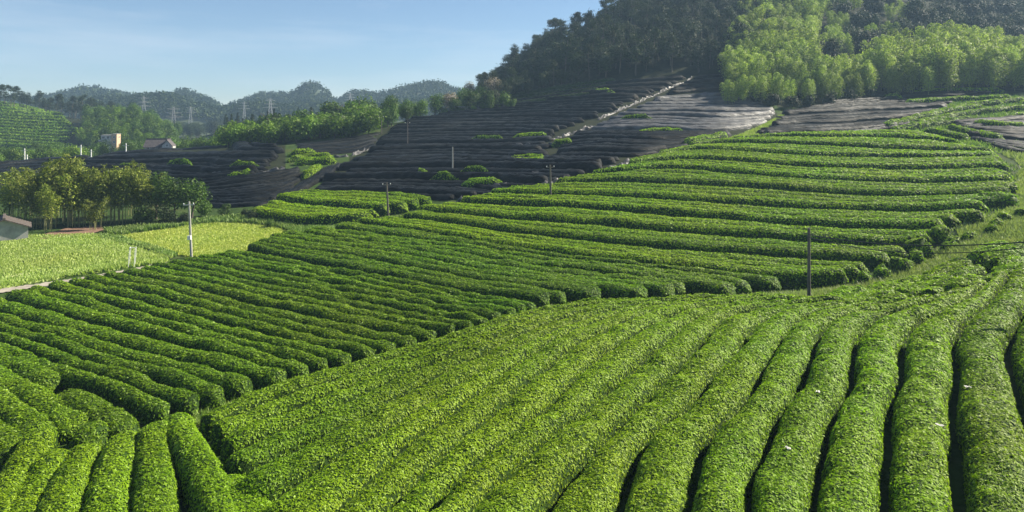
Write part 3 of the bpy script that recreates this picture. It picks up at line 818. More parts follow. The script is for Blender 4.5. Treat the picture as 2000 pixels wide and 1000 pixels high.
net_family({0: [(1462,274),(1550,272),(1650,268),(1730,258)], 5: [(1480,258),(1570,255),(1660,252),(1790,242)], 10: [(1500,240),(1600,236),(1700,232),(1830,222)],
            14: [(1530,222),(1620,217),(1720,210),(1860,208)], 19: [(1590,208),(1700,200),(1800,190),(1900,188)], 24: [(1650,196),(1760,184),(1880,176),(2030,172)], 27: [(1700,185),(1800,172),(1900,166),(2100,162)]}, 28, 'beside the bamboo on the right', 'black nets below the bamboo')
net_family({0: [(1925,282),(1980,296),(2060,302)], 6: [(1880,258),(1960,264),(2080,268)], 11: [(1850,244),(1950,238),(2090,236)]}, 12, 'at the right picture edge', 'black nets at the right edge', spacing_cap=4)
net_family({0: [(150,345),(260,352),(380,356),(490,350)], 6: [(140,326),(280,328),(420,330),(545,326)], 13: [(170,312),(300,306),(440,306),(560,302)], 18: [(230,300),(330,292),(440,286),(545,286)]}, 19, 'beyond the bamboo grove on the left', 'black nets on the left rise')
net_family({0: [(395,402),(450,404),(520,398),(560,386)], 5: [(350,385),(450,380),(540,368),(590,352)], 10: [(300,365),(400,362),(500,350),(590,332)]}, 11, 'beside the fruit tree, greyish and steep', 'grey nets above the grass field')
net_family({0: [(500,404),(560,382),(600,356),(640,330)], 3: [(560,392),(600,368),(640,344),(668,322)]}, 4, 'running steeply down to the small tea plot', 'steep nets above the small plot')
net_family({0: [(575,303),(640,300),(700,294),(735,282)], 5: [(575,284),(640,278),(700,270),(740,262)]}, 6, 'pale and dusty below the lime bushes', 'dusty nets below the lime bushes', h=0.5)
net_family({0: [(-80,395),(-20,385),(30,380)], 6: [(-80,352),(0,350),(60,345)], 11: [(-60,330),(0,326),(90,318),(170,312)]}, 12, 'at the left picture edge behind the shed', 'black nets at the left edge')

seams = [
 ([(1168,232),(1215,212),(1265,190),(1310,170),(1352,150)], 'crumpled silvery net hem running up to the woods', 0.9),
 ([(1070,272),(1110,262),(1160,246)], 'crumpled silvery net hem in the middle of the net slope', 1.0),
 ([(892,392),(940,384),(990,374),(1050,362),(1140,348)], 'bunched lower hem of the nets above the terraces', 1.3),
 ([(1140,347),(1180,334),(1228,314)], 'pale folded net hem beside the hillside pole', 1.5),
 ([(1340,292),(1370,284),(1400,276)], 'white crumpled net end beside the grassy track', 1.2),
 ([(800,293),(850,291),(900,290),(960,290)], 'row of bunched net ends across the slope', 0.9),
 ([(960,290),(1010,284),(1060,281),(1115,282)], 'pale folded net edge above a green strip', 1.1),
 ([(340,343),(420,340),(490,336),(555,330)], 'row of bunched net ends on the left rise', 0.9),
 ([(1005,342),(1040,338),(1060,334)], 'knotted net ends beside the hillside pole', 1.0),
 ([(950,362),(975,362),(1000,360)], 'small heap of pale netting near the lowest nets', 1.0),
 ([(1850,250),(1920,262),(1990,272)], 'crumpled net hem at the right picture edge', 0.9),
 ([(575,305),(620,306),(680,303),(745,284)], 'hem of the dusty nets below the lime bushes', 0.6),
]
for p, lab, w in seams:
    net_row(curve(p, 0.3, 40), w * 0.5, 0.4, lab, 'bunched net hems', lump=0.62, wig=0.9, mat='net_edge', name='net_hem', cat='net hem', lumplen=0.8, step=0.3)

# ------------------------------------------------------------------ fields, paths, verges
MEADOW = [(-120,600),(-120,470),(60,462),(180,458),(200,462),(330,492),(345,500),(300,512),(200,530),(100,548),(20,562)]
GOLD = [(205,455),(330,442),(420,430),(495,430),(560,452),(610,462),(560,472),(480,490),(430,500),(380,502),(345,498),(290,480),(235,466)]
patch('meadow', MEADOW, M['meadow'], 1.0, 0.05)
patch('golden_field', GOLD, M['meadow_gold'], 1.0, 0.055)
tufts('meadow_grass', MEADOW, M['grass_blade'], 50000, 0.24, 'pale green meadow grass in the left field', seed=2)
tufts('golden_grass', GOLD, M['grass_gold'], 42000, 0.24, 'yellowing grass in the field behind the concrete pole', seed=3)
BAL = [(205,452),(330,440),(420,428),(500,425),(560,440),(600,458),(500,440),(410,438),(330,448),(230,462)]
tufts('verge_weeds', BAL, M['weed_leaf'], 9000, 0.55, 'tall weeds along the far side of the field', seed=4, w=0.09)
MIDW = [(195,460),(235,464),(290,480),(345,496),(330,502),(280,486),(225,472),(200,466)]
tufts('ditch_weeds', MIDW, M['weed_leaf'], 3500, 0.4, 'weedy ditch curving between the two fields', seed=5, w=0.09)
PATHV = [(-60,575),(60,552),(160,538),(260,522),(330,512),(300,502),(200,522),(100,540),(0,555),(-60,562)]
tufts('path_weeds', PATHV, M['grass_blade'], 6000, 0.45, 'rough grass edging the stone path', seed=6, w=0.06)
patch('stone_path', [(-80,582),(0,566),(80,555),(160,543),(230,531),(270,524),(330,513),(335,517),(270,529),(230,536),(160,549),(80,562),(0,574),(-80,590)], M['path_stone'], 0.35, 0.09)
patch('leaf_litter_bank', [(70,470),(100,452),(150,446),(200,440),(205,452),(180,458),(120,464)], M['red_soil'], 0.7, 0.12)
STRIP = [(2080,390),(2010,405),(1975,425),(1930,440),(1880,465),(1840,490),(1790,510),(1720,540),(1690,560),(1600,580),(1660,588),(1740,575),(1800,555),(1860,525),(1920,500),(2000,475),(2090,455)]
patch('grassy_track', STRIP, M['verge'], 0.7, 0.05)
tufts('track_grass', STRIP, M['pale_weed'], 36000, 0.45, 'rough pale grass covering the track on the right', seed=7, w=0.05)
SEAMB = [(300,845),(390,815),(480,775),(600,738),(700,712),(800,686),(900,655),(1000,622),(1010,628),(900,665),(800,696),(700,722),(600,750),(480,790),(395,832),(310,865)]
patch('dirt_furrow', SEAMB, M['soil'], 0.35, 0.04)
tufts('furrow_grass', SEAMB, M['weed_leaf'], 5000, 0.30, 'weeds in the furrow between left block and near slope', seed=8, w=0.04)
CR = [(1040,606),(1200,597),(1400,586),(1560,574),(1660,565),(1690,570),(1560,590),(1400,594),(1200,604)]
tufts('crest_grass', CR, M['pale_weed'], 12000, 0.35, 'pale grass behind the crest of the near slope', seed=9, w=0.05)
tufts('hill_track_grass', [(1350,292),(1420,272),(1480,250),(1520,228),(1535,226),(1500,250),(1460,276),(1400,290)], M['grass_blade'], 7000, 0.35, 'bright grassy track climbing beside the nets', seed=10, w=0.05)
tufts('slope_grass', [(2000,200),(2000,290),(1960,300),(1880,290),(1800,262),(1750,255),(1800,225),(1900,190),(1980,186)], M['weed_leaf'], 9000, 0.5, 'rough green ground cover at the upper right', seed=11, w=0.07)
tufts('edge_grass', [(1955,300),(2070,285),(2070,410),(1985,405),(1996,330)], M['pale_weed'], 9000, 0.45, 'rough grass past the right ends of the terraces', seed=14, w=0.06)
tufts('row_end_grass', [(1870,445),(1960,415),(1990,380),(1992,335),(2080,330),(2080,430),(1960,445),(1880,470)], M['pale_weed'], 14000, 0.45, 'thick pale grass where the terrace rows end', seed=15, w=0.07)
tufts('bank_grass', [(500,432),(620,446),(740,432),(800,424),(700,446),(600,462),(560,450)], M['weed_leaf'], 7000, 0.45, 'scrubby grass between the field and the terraces', seed=12, w=0.07)
tufts('terrace_grass', [(690,448),(860,425),(1050,380),(1250,330),(1450,280),(1700,268),(1900,300),(1990,330),(1980,400),(1800,480),(1660,560),(1300,545),(1000,500)], M['weed_leaf'], 22000, 0.35, 'grass growing on the terrace banks', seed=13, w=0.06)

# ------------------------------------------------------------------ far ridges
RIDGE = [(-700,196),(-300,188),(0,194),(60,196),(100,190),(160,172),(200,174),(245,184),(300,202),(355,178),(385,184),(410,196),(440,212),(475,198),(505,184),(540,184),(570,186),(600,166),(630,174),(655,198),(700,180),(735,184),(755,182),(785,168),(830,160),(860,166),(920,185),(1000,200),(1400,205),(2700,205)]
RIDGE2 = [(-700,215),(0,214),(100,205),(200,196),(330,190),(380,205),(430,220),(500,208),(560,214),(620,205),(680,214),(760,200),(840,210),(1100,215),(2700,220)]
def ridge_z(px, D, rd, D0, wid):
    e = (HZ - np.interp(px, [a for a, b in rd], [b for a, b in rd])) / F
    top = e * D0
    t = (D - D0) / np.where(D < D0, wid, wid * 1.6)
    return (-14 + (top - 5 + 14) * np.exp(-t * t * 1.1)) + CZ
def build_hills():
    us = np.linspace(-700, 2700, 420); ds = np.linspace(440, 1250, 90)
    A, B = np.meshgrid(us, ds, indexing='ij')
    Z = np.maximum(ridge_z(A, B, RIDGE, 860, 210), ridge_z(A, B, RIDGE2, 640, 110))
    X = (A - 1000) / F * B
    Z = Z + noise2(X / 40, B / 40, 31) * 5 + noise2(X / 17, B / 17, 32) * 2.5
    V = np.stack([X, B, Z], -1).reshape(-1, 3)
    o = link('hills', mesh_np('hills', V, grid_faces(*A.shape)[:, ::-1], mats=[M['hill_wood']], smooth=True))
    tag(o, kind='structure')
    return us, ds, Z
M['hill_wood'] = plain_mat('hill_wood', (0.020, 0.034, 0.012), (0.045, 0.065, 0.02), 0.1, 0.95)
us_h, ds_h, Zh = build_hills()
def hz_at(px, D):
    a = (px - us_h[0]) / (us_h[1] - us_h[0]); b = (D - ds_h[0]) / (ds_h[1] - ds_h[0])
    i = np.clip(a.astype(int), 0, len(us_h) - 2); j = np.clip(b.astype(int), 0, len(ds_h) - 2); s = a - i; t = b - j
    return Zh[i, j]*(1-s)*(1-t) + Zh[i+1, j]*s*(1-t) + Zh[i, j+1]*(1-s)*t + Zh[i+1, j+1]*s*t

# rough crown made of leaf clumps, as numpy arrays
def clump_cloud(n, r, radii, hollow=0.55, lobes=7, seed=0, size=0.5, drop=0.0):
    """points and normals of foliage in several lobes around an ellipsoid"""
    rr = np.random.default_rng(seed)
    cs = rr.normal(size=(lobes, 3)); cs /= np.linalg.norm(cs, axis=1)[:, None]
    cs = cs * rr.uniform(0.25, 0.68, (lobes, 1)); 
    rad = rr.uniform(0.34, 0.58, lobes)
    k_ = rr.integers(0, lobes, n)
    d = rr.normal(size=(n, 3)); d /= np.linalg.norm(d, axis=1)[:, None]
    rho = rad[k_] * (hollow + (1 - hollow) * rr.uniform(0, 1, n) ** 0.6)
    P = (cs[k_] + d * rho[:, None]) * np.asarray(radii)
    N = d * 0.7 + rr.normal(size=(n, 3)) * 0.45 + np.array([0, 0, 0.3 - drop])
    N /= np.linalg.norm(N, axis=1)[:, None]
    return P, N

def far_forest():
    r = np.random.default_rng(40)
    n = 9500
    px = r.uniform(-60, 1000, n); D = np.where(r.uniform(0, 1, n) < 0.55, r.uniform(560, 690, n), r.uniform(700, 880, n))
    z = hz_at(px, D); x = (px - 1000) / F * D
    P, N = [], []
    V, Q = [], []
    m = 19
    for part in range(4):
        sel = np.arange(part, n, 4)
        h = r.uniform(5, 11, len(sel)); w = h * r.uniform(0.32, 0.55, len(sel))
        pts, nn = clump_cloud(m, r, (1, 1, 1), 0.5, 5, 60 + part)
        C0 = np.stack([x[sel], D[sel], z[sel] + h * 0.45], 1)
        PP = (C0[:, None] + pts[None] * np.stack([w, w, h * 0.6], 1)[:, None]).reshape(-1, 3)
        NN = np.broadcast_to(nn, (len(sel), m, 3)).reshape(-1, 3) + r.normal(size=(len(sel) * m, 3)) * 0.3
        NN /= np.linalg.norm(NN, axis=1)[:, None]
        v, q = leaf_quads(PP, NN, 2.2, 0.8, r)
        Q.append(q + sum(len(a) for a in V)); V.append(v)
    o = link('far_forest', mesh_np('far_forest', np.vstack(V), np.vstack(Q), mats=[M['far_leaf']]))
    tag(o, 'hazy woods covering the distant ridges', 'forest', kind='stuff')
M['far_leaf'] = leaf_mat('far_leaf', (0.022, 0.038, 0.012), (0.036, 0.056, 0.016), (0.058, 0.080, 0.024), 0.7, 0.1, 0.01, None, 0.1)
far_forest()

# ------------------------------------------------------------------ trees
def tube_np(P, R, sides=6):
    P = np.asarray(P, float); n = len(P)
    T = np.gradient(P, axis=0); T /= np.linalg.norm(T, axis=1)[:, None] + 1e-9
    up = np.where(np.abs(T[:, 2:3]) > 0.9, np.array([[1, 0, 0]]), np.array([[0, 0, 1]]))
    A = np.cross(T, up); A /= np.linalg.norm(A, axis=1)[:, None] + 1e-9
    B = np.cross(T, A)
    th = np.linspace(0, 2 * math.pi, sides, endpoint=False)
    V = P[:, None] + (A[:, None] * np.cos(th)[None, :, None] + B[:, None] * np.sin(th)[None, :, None]) * np.asarray(R)[:, None, None]
    i = np.arange(n - 1)[:, None] * sides; j = np.arange(sides)[None]
    q = np.stack([i + j, i + (j + 1) % sides, i + sides + (j + 1) % sides, i + sides + j], -1).reshape(-1, 4)
    return V.reshape(-1, 3), q

def join(parts):
    V, Q, off = [], [], 0
    for v, q in parts:
        V.append(v); Q.append(q + off); off += len(v)
    return np.vstack(V), np.vstack(Q)

def tree_variant(kind, seed):
    """(trunk mesh, crown mesh); unit metres, base at the origin"""
    r = np.random.default_rng(seed)
    tubes, P, N, leafL, leafW = [], [], [], 0.4, 0.6
    if kind == 'bamboo':
        nc = 7
        H0 = 10
        for c in range(nc):
            a = r.uniform(0, 2 * math.pi); H = H0 * r.uniform(0.75, 1.08); bx, by = r.normal(0, 0.75, 2)
            lean = r.uniform(0.9, 2.4)
            t = np.linspace(0, 1, 9)
            X = bx + np.cos(a) * lean * t ** 2.4; Y = by + np.sin(a) * lean * t ** 2.4; Z = H * (t - 0.10 * t ** 4)
            pl = np.stack([X, Y, Z], 1)
            tubes.append(tube_np(pl, np.linspace(0.06, 0.015, 9), 5))
            m = 330
            tt = r.uniform(0.28, 1.0, m) ** 0.75
            c0 = np.stack([np.interp(tt, t, pl[:, i]) for i in range(3)], 1)
            # tufted: foliage gathers at nodes
            tt2 = np.round(tt * 11) / 11
            c1 = np.stack([np.interp(tt2, t, pl[:, i]) for i in range(3)], 1)
            c0 = c0 * 0.4 + c1 * 0.6
            rad = (0.25 + 1.15 * np.sin(np.clip((tt - 0.2) / 0.85, 0, 1) * math.pi) ** 0.7) * r.uniform(0.2, 1.0, m)
            d = r.normal(size=(m, 3)) * np.array([1, 1, 0.45]); d /= np.linalg.norm(d, axis=1)[:, None]
            p = c0 + d * rad[:, None]; p[:, 2] -= rad * 0.35
            P.append(p); nn = d * 0.5 + r.normal(size=(m, 3)) * 0.5 + np.array([0, 0, 0.4]); N.append(nn)
        leafL, leafW = 0.42, 0.42
    elif kind == 'plume':
        # tall arching bamboo crown as seen on the hillside
        nc = 5
        for c in range(nc):
            a = r.uniform(0, 2 * math.pi); H = 12 * r.uniform(0.75, 1.05); bx, by = r.normal(0, 1.3, 2)
            lean = r.uniform(1.2, 3.0); t = np.linspace(0, 1, 10)
            pl = np.stack([bx + np.cos(a) * lean * t ** 2.6, by + np.sin(a) * lean * t ** 2.6, H * (t - 0.17 * t ** 5)], 1)
            tubes.append(tube_np(pl, np.linspace(0.07, 0.015, 10), 4))
            m = 620
            tt = r.uniform(0.12, 1.0, m) ** 0.8
            c0 = np.stack([np.interp(tt, t, pl[:, i]) for i in range(3)], 1)
            rad = (0.35 + 1.7 * np.sin(np.clip((tt - 0.15) / 0.88, 0, 1) * math.pi) ** 0.8) * r.uniform(0.15, 1.0, m)
            d = r.normal(size=(m, 3)) * np.array([1, 1, 0.35]); d /= np.linalg.norm(d, axis=1)[:, None]
            p = c0 + d * rad[:, None]; p[:, 2] -= rad * 0.5
            P.append(p); N.append(d * 0.5 + r.normal(size=(m, 3)) * 0.4 + np.array([0, 0, 0.5]))
        leafL, leafW = 0.44, 0.42
    elif kind == 'pine':
        H = 13.0
        t = np.linspace(0, 1, 9)
        pl = np.stack([r.normal(0, 0.25, 9).cumsum() * t, r.normal(0, 0.25, 9).cumsum() * t, H * t], 1)
        tubes.append(tube_np(pl, np.linspace(0.22, 0.05, 9), 6))
        for b in range(26):
            tb = r.uniform(0.35, 0.98); a = r.uniform(0, 2 * math.pi); L = (1.0 - tb) * 3.6 + 1.0
            s = np.array([np.interp(tb, t, pl[:, i]) for i in range(3)])
            e = s + np.array([math.cos(a) * L, math.sin(a) * L, r.uniform(-0.2, 0.9)])
            tubes.append(tube_np(np.stack([s, (s + e) / 2 + [0, 0, 0.2], e]), [0.07, 0.05, 0.02], 4))
            m = 95
            f = r.uniform(0.35, 1.05, (m, 1))
            p = s * (1 - f) + e * f + r.normal(size=(m, 3)) * np.array([0.55, 0.55, 0.33])
            P.append(p); N.append(r.normal(size=(m, 3)) * 0.6 + np.array([0, 0, 0.6]))
        leafL, leafW = 0.44, 0.5
    elif kind == 'cedar':
        H = 10.0
        tubes.append(tube_np(np.stack([np.zeros(5), np.zeros(5), np.linspace(0, H * 0.97, 5)], 1), np.linspace(0.17, 0.03, 5), 5))
        m = 1100
        tt = r.uniform(0.08, 1, m) ** 0.8
        tt = np.round(tt * 12) / 12 + r.normal(0, 0.012, m)
        a = r.uniform(0, 2 * math.pi, m); lob = 1 + 0.25 * np.sin(a * 5 + tt * 40)
        rad = (1.02 - tt) * 2.3 * r.uniform(0.35, 1, m) * lob
        P.append(np.stack([np.cos(a) * rad, np.sin(a) * rad, tt * H - rad * 0.28], 1))
        N.append(np.stack([np.cos(a) * 0.6, np.sin(a) * 0.6, np.full(m, 0.6)], 1) + r.normal(size=(m, 3)) * 0.35)
        leafL, leafW = 0.6, 0.5
    else:   # broad crowned tree or bush
        H = {'broad': 8.0, 'bush': 4.2, 'open': 6.5}[kind]
        t = np.linspace(0, 1, 6)
        pl = np.stack([r.normal(0, 0.15, 6).cumsum() * t, r.normal(0, 0.15, 6).cumsum() * t, H * 0.6 * t], 1)
        tubes.append(tube_np(pl, np.linspace(0.2, 0.08, 6) * H / 8, 6))
        for b in range(7):
            a = r.uniform(0, 2 * math.pi); s = pl[r.integers(2, 6)]
            e = s + np.array([math.cos(a), math.sin(a), 0.8]) * H * r.uniform(0.18, 0.3)
            tubes.append(tube_np(np.stack([s, (s + e) / 2 + [0, 0, 0.15], e]), np.array([0.08, 0.05, 0.02]) * H / 8, 4))
        m = {'broad': 2800, 'bush': 1700, 'open': 1700}[kind]
        rx = H * (0.42 if kind != 'bush' else 0.52)
        p, nn = clump_cloud(m, r, (rx, rx, H * 0.46), 0.5, 12 if kind != 'open' else 16, seed + 5)
        p[:, 2] += H * (0.58 if kind != 'bush' else 0.42)
        P.append(p); N.append(nn)
        leafL, leafW = {'broad': 0.37, 'bush': 0.31, 'open': 0.34}[kind], 0.6
    P = np.vstack(P); N = np.vstack(N); N /= np.linalg.norm(N, axis=1)[:, None]
    LV, LQ = leaf_quads(P, N, leafL, leafW, r)
    TV, TQ = join(tubes)
    return (TV, TQ), (LV, LQ)

LIB = {}
def variants(kind, leaf, n, trunk='bark', tname='trunk', cname='crown'):
    key = (kind, leaf)
    if key not in LIB:
        LIB[key] = []
        for i in range(n):
            (TV, TQ), (LV, LQ) = tree_variant(kind, 100 + i * 17 + len(LIB) * 31)
            LIB[key].append((mesh_np(tname, TV, TQ, mats=[M[trunk]], smooth=True), mesh_np(cname, LV, LQ, mats=[M[leaf]])))
    return LIB[key]

def put_tree(name, kind, leaf, x, y, h, label, cat, group, nvar=3, trunk='bark', tname='trunk', cname='crown', z=None, wide=1.0):
    base = {'bamboo': 10.0, 'plume': 12.0, 'pine': 13.0, 'cedar': 10.0, 'broad': 8.6, 'bush': 4.0, 'open': 6.8}[kind]
    vs = variants(kind, leaf, nvar, trunk, tname, cname)
    tm, cm = vs[random.randrange(len(vs))]
    zz = float(gz(x, y)) if z is None else z
    root = empty(name, (x, y, zz - 0.1), random.uniform(0, 6.28), label, cat, group)
    s = h / base
    root.scale = (s * wide * random.uniform(0.9, 1.15), s * wide * random.uniform(0.9, 1.15), s)
    link(tname, tm, root); link(cname, cm, root)
    return root

def scatter(poly, spacing, n_try=6000, dmin=100, dmax=340, seed=1, limit=300):
    """ground points whose base falls inside a photo outline"""
    r = np.random.default_rng(seed)
    xs = [p[0] for p in poly]
    px = r.uniform(min(xs), max(xs), n_try)
    D = np.sqrt(r.uniform(dmin ** 2, dmax ** 2, n_try))
    x = (px - 1000) / F * D
    z = gz(x, D)
    _, py = proj(x, D, z)
    ok = in_poly(px, py, poly)
    pts = []
    for a, b in zip(x[ok], D[ok]):
        if all((a - c) ** 2 + (b - d) ** 2 > spacing ** 2 for c, d in pts):
            pts.append((float(a), float(b)))
            if len(pts) >= limit: break
    return pts

# dark woods on the left flank of the hill
DARK = [(935,205),(950,150),(1000,140),(1100,85),(1200,30),(1300,-60),(1560,-90),(1560,40),(1440,140),(1400,140),(1200,150),(1120,170),(1050,185),(960,212)]
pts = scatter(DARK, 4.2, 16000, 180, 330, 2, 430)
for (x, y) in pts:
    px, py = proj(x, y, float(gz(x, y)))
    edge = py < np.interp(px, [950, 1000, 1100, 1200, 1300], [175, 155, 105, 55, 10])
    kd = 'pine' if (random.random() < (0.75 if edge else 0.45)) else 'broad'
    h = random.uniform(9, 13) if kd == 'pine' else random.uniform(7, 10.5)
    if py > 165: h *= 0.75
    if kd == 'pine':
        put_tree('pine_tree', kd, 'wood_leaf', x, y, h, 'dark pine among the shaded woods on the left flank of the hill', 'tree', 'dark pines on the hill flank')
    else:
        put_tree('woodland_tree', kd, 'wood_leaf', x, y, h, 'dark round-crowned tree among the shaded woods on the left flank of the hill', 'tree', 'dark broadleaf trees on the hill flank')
# lit bamboo
BMB = [(1420,205),(1425,130),(1450,60),(1480,0),(1560,-15),(1590,5),(1580,120),(1600,170),(1760,150),(1900,120),(2050,140),(2100,150),(2100,175),(1900,180),(1720,192),(1600,205),(1500,212)]
pts = scatter(BMB, 3.5, 14000, 175, 330, 3, 280)
for (x, y) in pts:
    px, py = proj(x, y, float(gz(x, y)))
    put_tree('bamboo_clump', 'plume', 'bamboo_leaf', x, y, (random.uniform(13, 18) if 1720 < px < 1930 and py < 178 else random.uniform(9.5, 14)) * (0.75 if py > 190 else 1), 'pale green feathery bamboo clump on the sunny edge of the hill woods', 'bamboo', 'sunlit bamboo on the hill', trunk='culm', tname='culms', cname='foliage')
# hill interior to the right: darker mixture
REAR = [(1590,150),(1585,-40),(1600,-110),(2120,-110),(2120,120),(2000,110),(1850,95),(1750,130),(1650,155)]
pts = scatter(REAR, 4.0, 16000, 200, 400, 4, 290)
for (x, y) in pts:
    px, py = proj(x, y, float(gz(x, y)))
    m_ = random.random()
    if px < 1780 and py < 120 and m_ < 0.5:
        put_tree('bamboo_clump', 'plume', 'bamboo_leaf', x, y, random.uniform(9, 13), 'olive bamboo clump high on the hill between darker trees', 'bamboo', 'bamboo high on the hill', trunk='culm', tname='culms', cname='foliage')
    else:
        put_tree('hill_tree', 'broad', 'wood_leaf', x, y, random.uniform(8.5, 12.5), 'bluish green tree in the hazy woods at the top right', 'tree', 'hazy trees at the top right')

# slope below the ridge, around the small white ruin
SL = [(745,250),(760,232),(850,212),(900,205),(960,200),(985,214),(900,222),(840,228),(780,246)]
for i, (x, y) in enumerate(scatter(SL, 5.0, 6000, 150, 330, 5, 40)):
    put_tree('hillside_tree', 'broad', 'bush_leaf', x, y, random.uniform(4.5, 8.5), 'dense green tree on the saddle left of the dark woods', 'tree', 'green trees on the saddle')
for px, py, hh, lf, lab in [(920,190,9.5,'pale_leaf','tall pale pinkish-grey tree standing against the sky'), (880,200,8,'pale_leaf','smaller pale tree left of the tall pinkish one'),
                        (965,195,9,'pale_leaf','pale tree at the foot of the ridge line'), (984,206,6,'bush_leaf','lone small tree with thin trunk before the dark woods'),
                        (850,200,9,'bush_leaf','rounded tree on the skyline left of the pale trees'), (765,238,6.5,'bush_leaf','dark round tree at the left foot of the saddle'), (820,222,7,'bush_leaf','broad tree midway up the saddle')]:
    w = unproj([(px, py + 8)])[0]
    put_tree('lone_tree', 'open' if lf == 'pale_leaf' or px == 984 else 'broad', lf, w[0], w[1], hh, lab, 'tree', None)

# tree belt behind the left nets (lime bushes and cedars)
def belt(pxs, D0, D1, n, kind, leaf, h0, h1, name, label, group, seed, mind=3.2, cat='tree'):
    r = random.Random(seed); pts = []
    t = 0
    while len(pts) < n and t < 4000:
        t += 1
        px = r.uniform(*pxs); D = r.uniform(D0, D1); x = (px - 1000) / F * D
        if 272 < px < 348 and D < 215: continue
        if 180 < px < 240 and 222 < D < 243: continue
        if all((x - a) ** 2 + (D - b) ** 2 > mind ** 2 for a, b in pts):
            pts.append((x, D))
    for x, y in pts:
        put_tree(name, kind, leaf, x, y, r.uniform(h0, h1), label, cat, group)
belt((445, 745), 164, 180, 40, 'bush', 'lime_leaf', 5.0, 8.0, 'lime_bush', 'bright lime green bushy tree in the belt behind the nets', 'lime bushes behind the nets', 11, 3.0, 'bush')
belt((460, 740), 184, 225, 45, 'bush', 'bush_leaf', 8.0, 11.0, 'green_bush', 'mid green bushy tree in the belt behind the lime bushes', 'green bushes behind the nets', 12, 3.6, 'bush')
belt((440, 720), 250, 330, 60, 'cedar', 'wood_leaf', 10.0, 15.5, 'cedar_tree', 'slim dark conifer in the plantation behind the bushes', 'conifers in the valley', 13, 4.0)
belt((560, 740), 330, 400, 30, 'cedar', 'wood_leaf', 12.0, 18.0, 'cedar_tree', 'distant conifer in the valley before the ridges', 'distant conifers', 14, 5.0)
belt((-60, 160), 178, 215, 26, 'bush', 'lime_leaf', 4.0, 6.0, 'valley_bush', 'lime green bush in the left valley behind the nets', 'lime bushes in the left valley', 15, 4.0, 'bush')
belt((-60, 440), 190, 238, 75, 'broad', 'bush_leaf', 5.0, 7.5, 'valley_tree', 'round green tree on the valley floor near the houses', 'trees around the valley houses', 16, 4.4)
belt((330, 440), 188, 225, 16, 'bush', 'lime_leaf', 5.0, 7.0, 'valley_bush', 'yellow green bush near the gabled house', 'yellow green bushes by the gabled house', 17, 4.0, 'bush')
belt((165, 345), 262, 325, 70, 'broad', 'bush_leaf', 6.0, 9.5, 'knoll_tree', 'green tree on the knoll behind the orange house', 'trees on the knoll', 18, 4.6)
belt((160, 330), 258, 310, 26, 'plume', 'lime_leaf', 7.0, 10.0, 'knoll_bamboo', 'yellow green bamboo on the knoll behind the orange house', 'bamboo on the knoll', 19, 5.0, 'bamboo')
belt((-80, 215), 352, 385, 46, 'pine', 'wood_leaf', 8.0, 12.5, 'ridge_pine', 'dark pine lining the top of the far left tea hill', 'pines above the far tea hill', 20, 3.8)

# bamboo grove left of the field
grove = [(25,425,8,0),(45,432,9,0),(62,440,9.5,0),(85,438,9,0),(100,444,10.5,0),(118,436,11.5,0),(135,440,11,0),(150,444,9,0),(165,438,10,0),(182,440,9.5,0),(200,438,9,0),(218,436,9,0),
         (236,434,9.5,0),(252,434,9,0),(268,432,9,0),(284,432,8.5,0),(60,420,8.5,0),(110,424,10.5,0),(160,424,9.5,0),(210,422,9,0),(255,420,9.5,0),(90,452,7.5,0),(185,450,5.5,0),(70,446,7,0)]
for i, (px, py, h, _) in enumerate(grove):
    w = unproj([(px, py)])[0]
    lab = ['tall golden green bamboo clump in the grove beside the field', 'golden green bamboo clump in the back rank of the field grove'][1 if py < 428 else 0]
    if h == 11.5: lab = 'tallest bamboo clump rising above the middle of the grove'
    if h == 5.5: lab = 'low rounded bamboo clump at the front of the grove above the leaf litter'
    put_tree('grove_bamboo', 'bamboo', 'bamboo_gold', w[0], w[1], h * 0.86, lab, 'bamboo', 'golden bamboo grove by the field', 5, 'culm', 'culms', 'foliage')
for i, (px, py, h, kd, lf, lab) in enumerate([(305,428,6.8,'broad','bush_leaf','leafy tree at the right end of the bamboo grove'), (340,430,6.2,'open','bush_leaf','spreading fruit tree beside the grove'),
                                      (375,428,6.0,'open','bush_leaf','spreading fruit tree behind the concrete pole'), (325,438,3.0,'bush','wood_leaf','dark shrub under the fruit trees'),
                                      (280,440,3.2,'bush','bush_leaf','dark green shrub between grove and fruit trees'), (400,422,2.6,'bush','bush_leaf','low shrub on the field bank'),
                                      (440,420,1.9,'bush','bush_leaf','small bush at the foot of the grey nets'), (360,438,2.0,'bush','wood_leaf','brown green shrub on the field edge'),
                                      (480,426,1.8,'bush','wood_leaf','small dark bush where the field narrows'), (18,420,5.5,'broad','bush_leaf','dark tree behind the shed'),
                                      (495,432,2.0,'bush','wood_leaf','dark shrub at the corner of the small tea plot'), (528,446,1.5,'bush','bush_leaf','low bush below the small tea plot')]):
    w = unproj([(px, py)])[0]
    put_tree('field_edge_tree' if h > 4 else 'field_edge_shrub', kd, lf, w[0], w[1], h, lab, 'tree' if h > 4 else 'shrub', None)
# scrub at the foot of the hill woods
for i, (px, py, h) in enumerate([(870,222,3),(950,216,3),(1000,212,3.5),(900,222,2.5),(925,220,2.6),(1440,190,4),(1475,200,4.5),(1510,210,4.5),(1545,212,4),(1580,208,4),(1620,204,4),(1660,198,4),(1700,192,4),(1740,188,3.5),(1800,178,3.5),(1850,174,3.5),(1900,170,3.5),(1950,168,3.5),(1990,166,3.5)]):
    w = unproj([(px, py)])[0]
    put_tree('scrub_bush', 'bush', 'wood_leaf' if px > 1400 else 'bush_leaf', w[0], w[1], h, 'low dark scrub at the foot of the bamboo woods' if px > 1400 else 'scrub on the upper edge of the nets by the ruin', 'bush', 'scrub under the bamboo' if px > 1400 else 'scrub by the ruin')

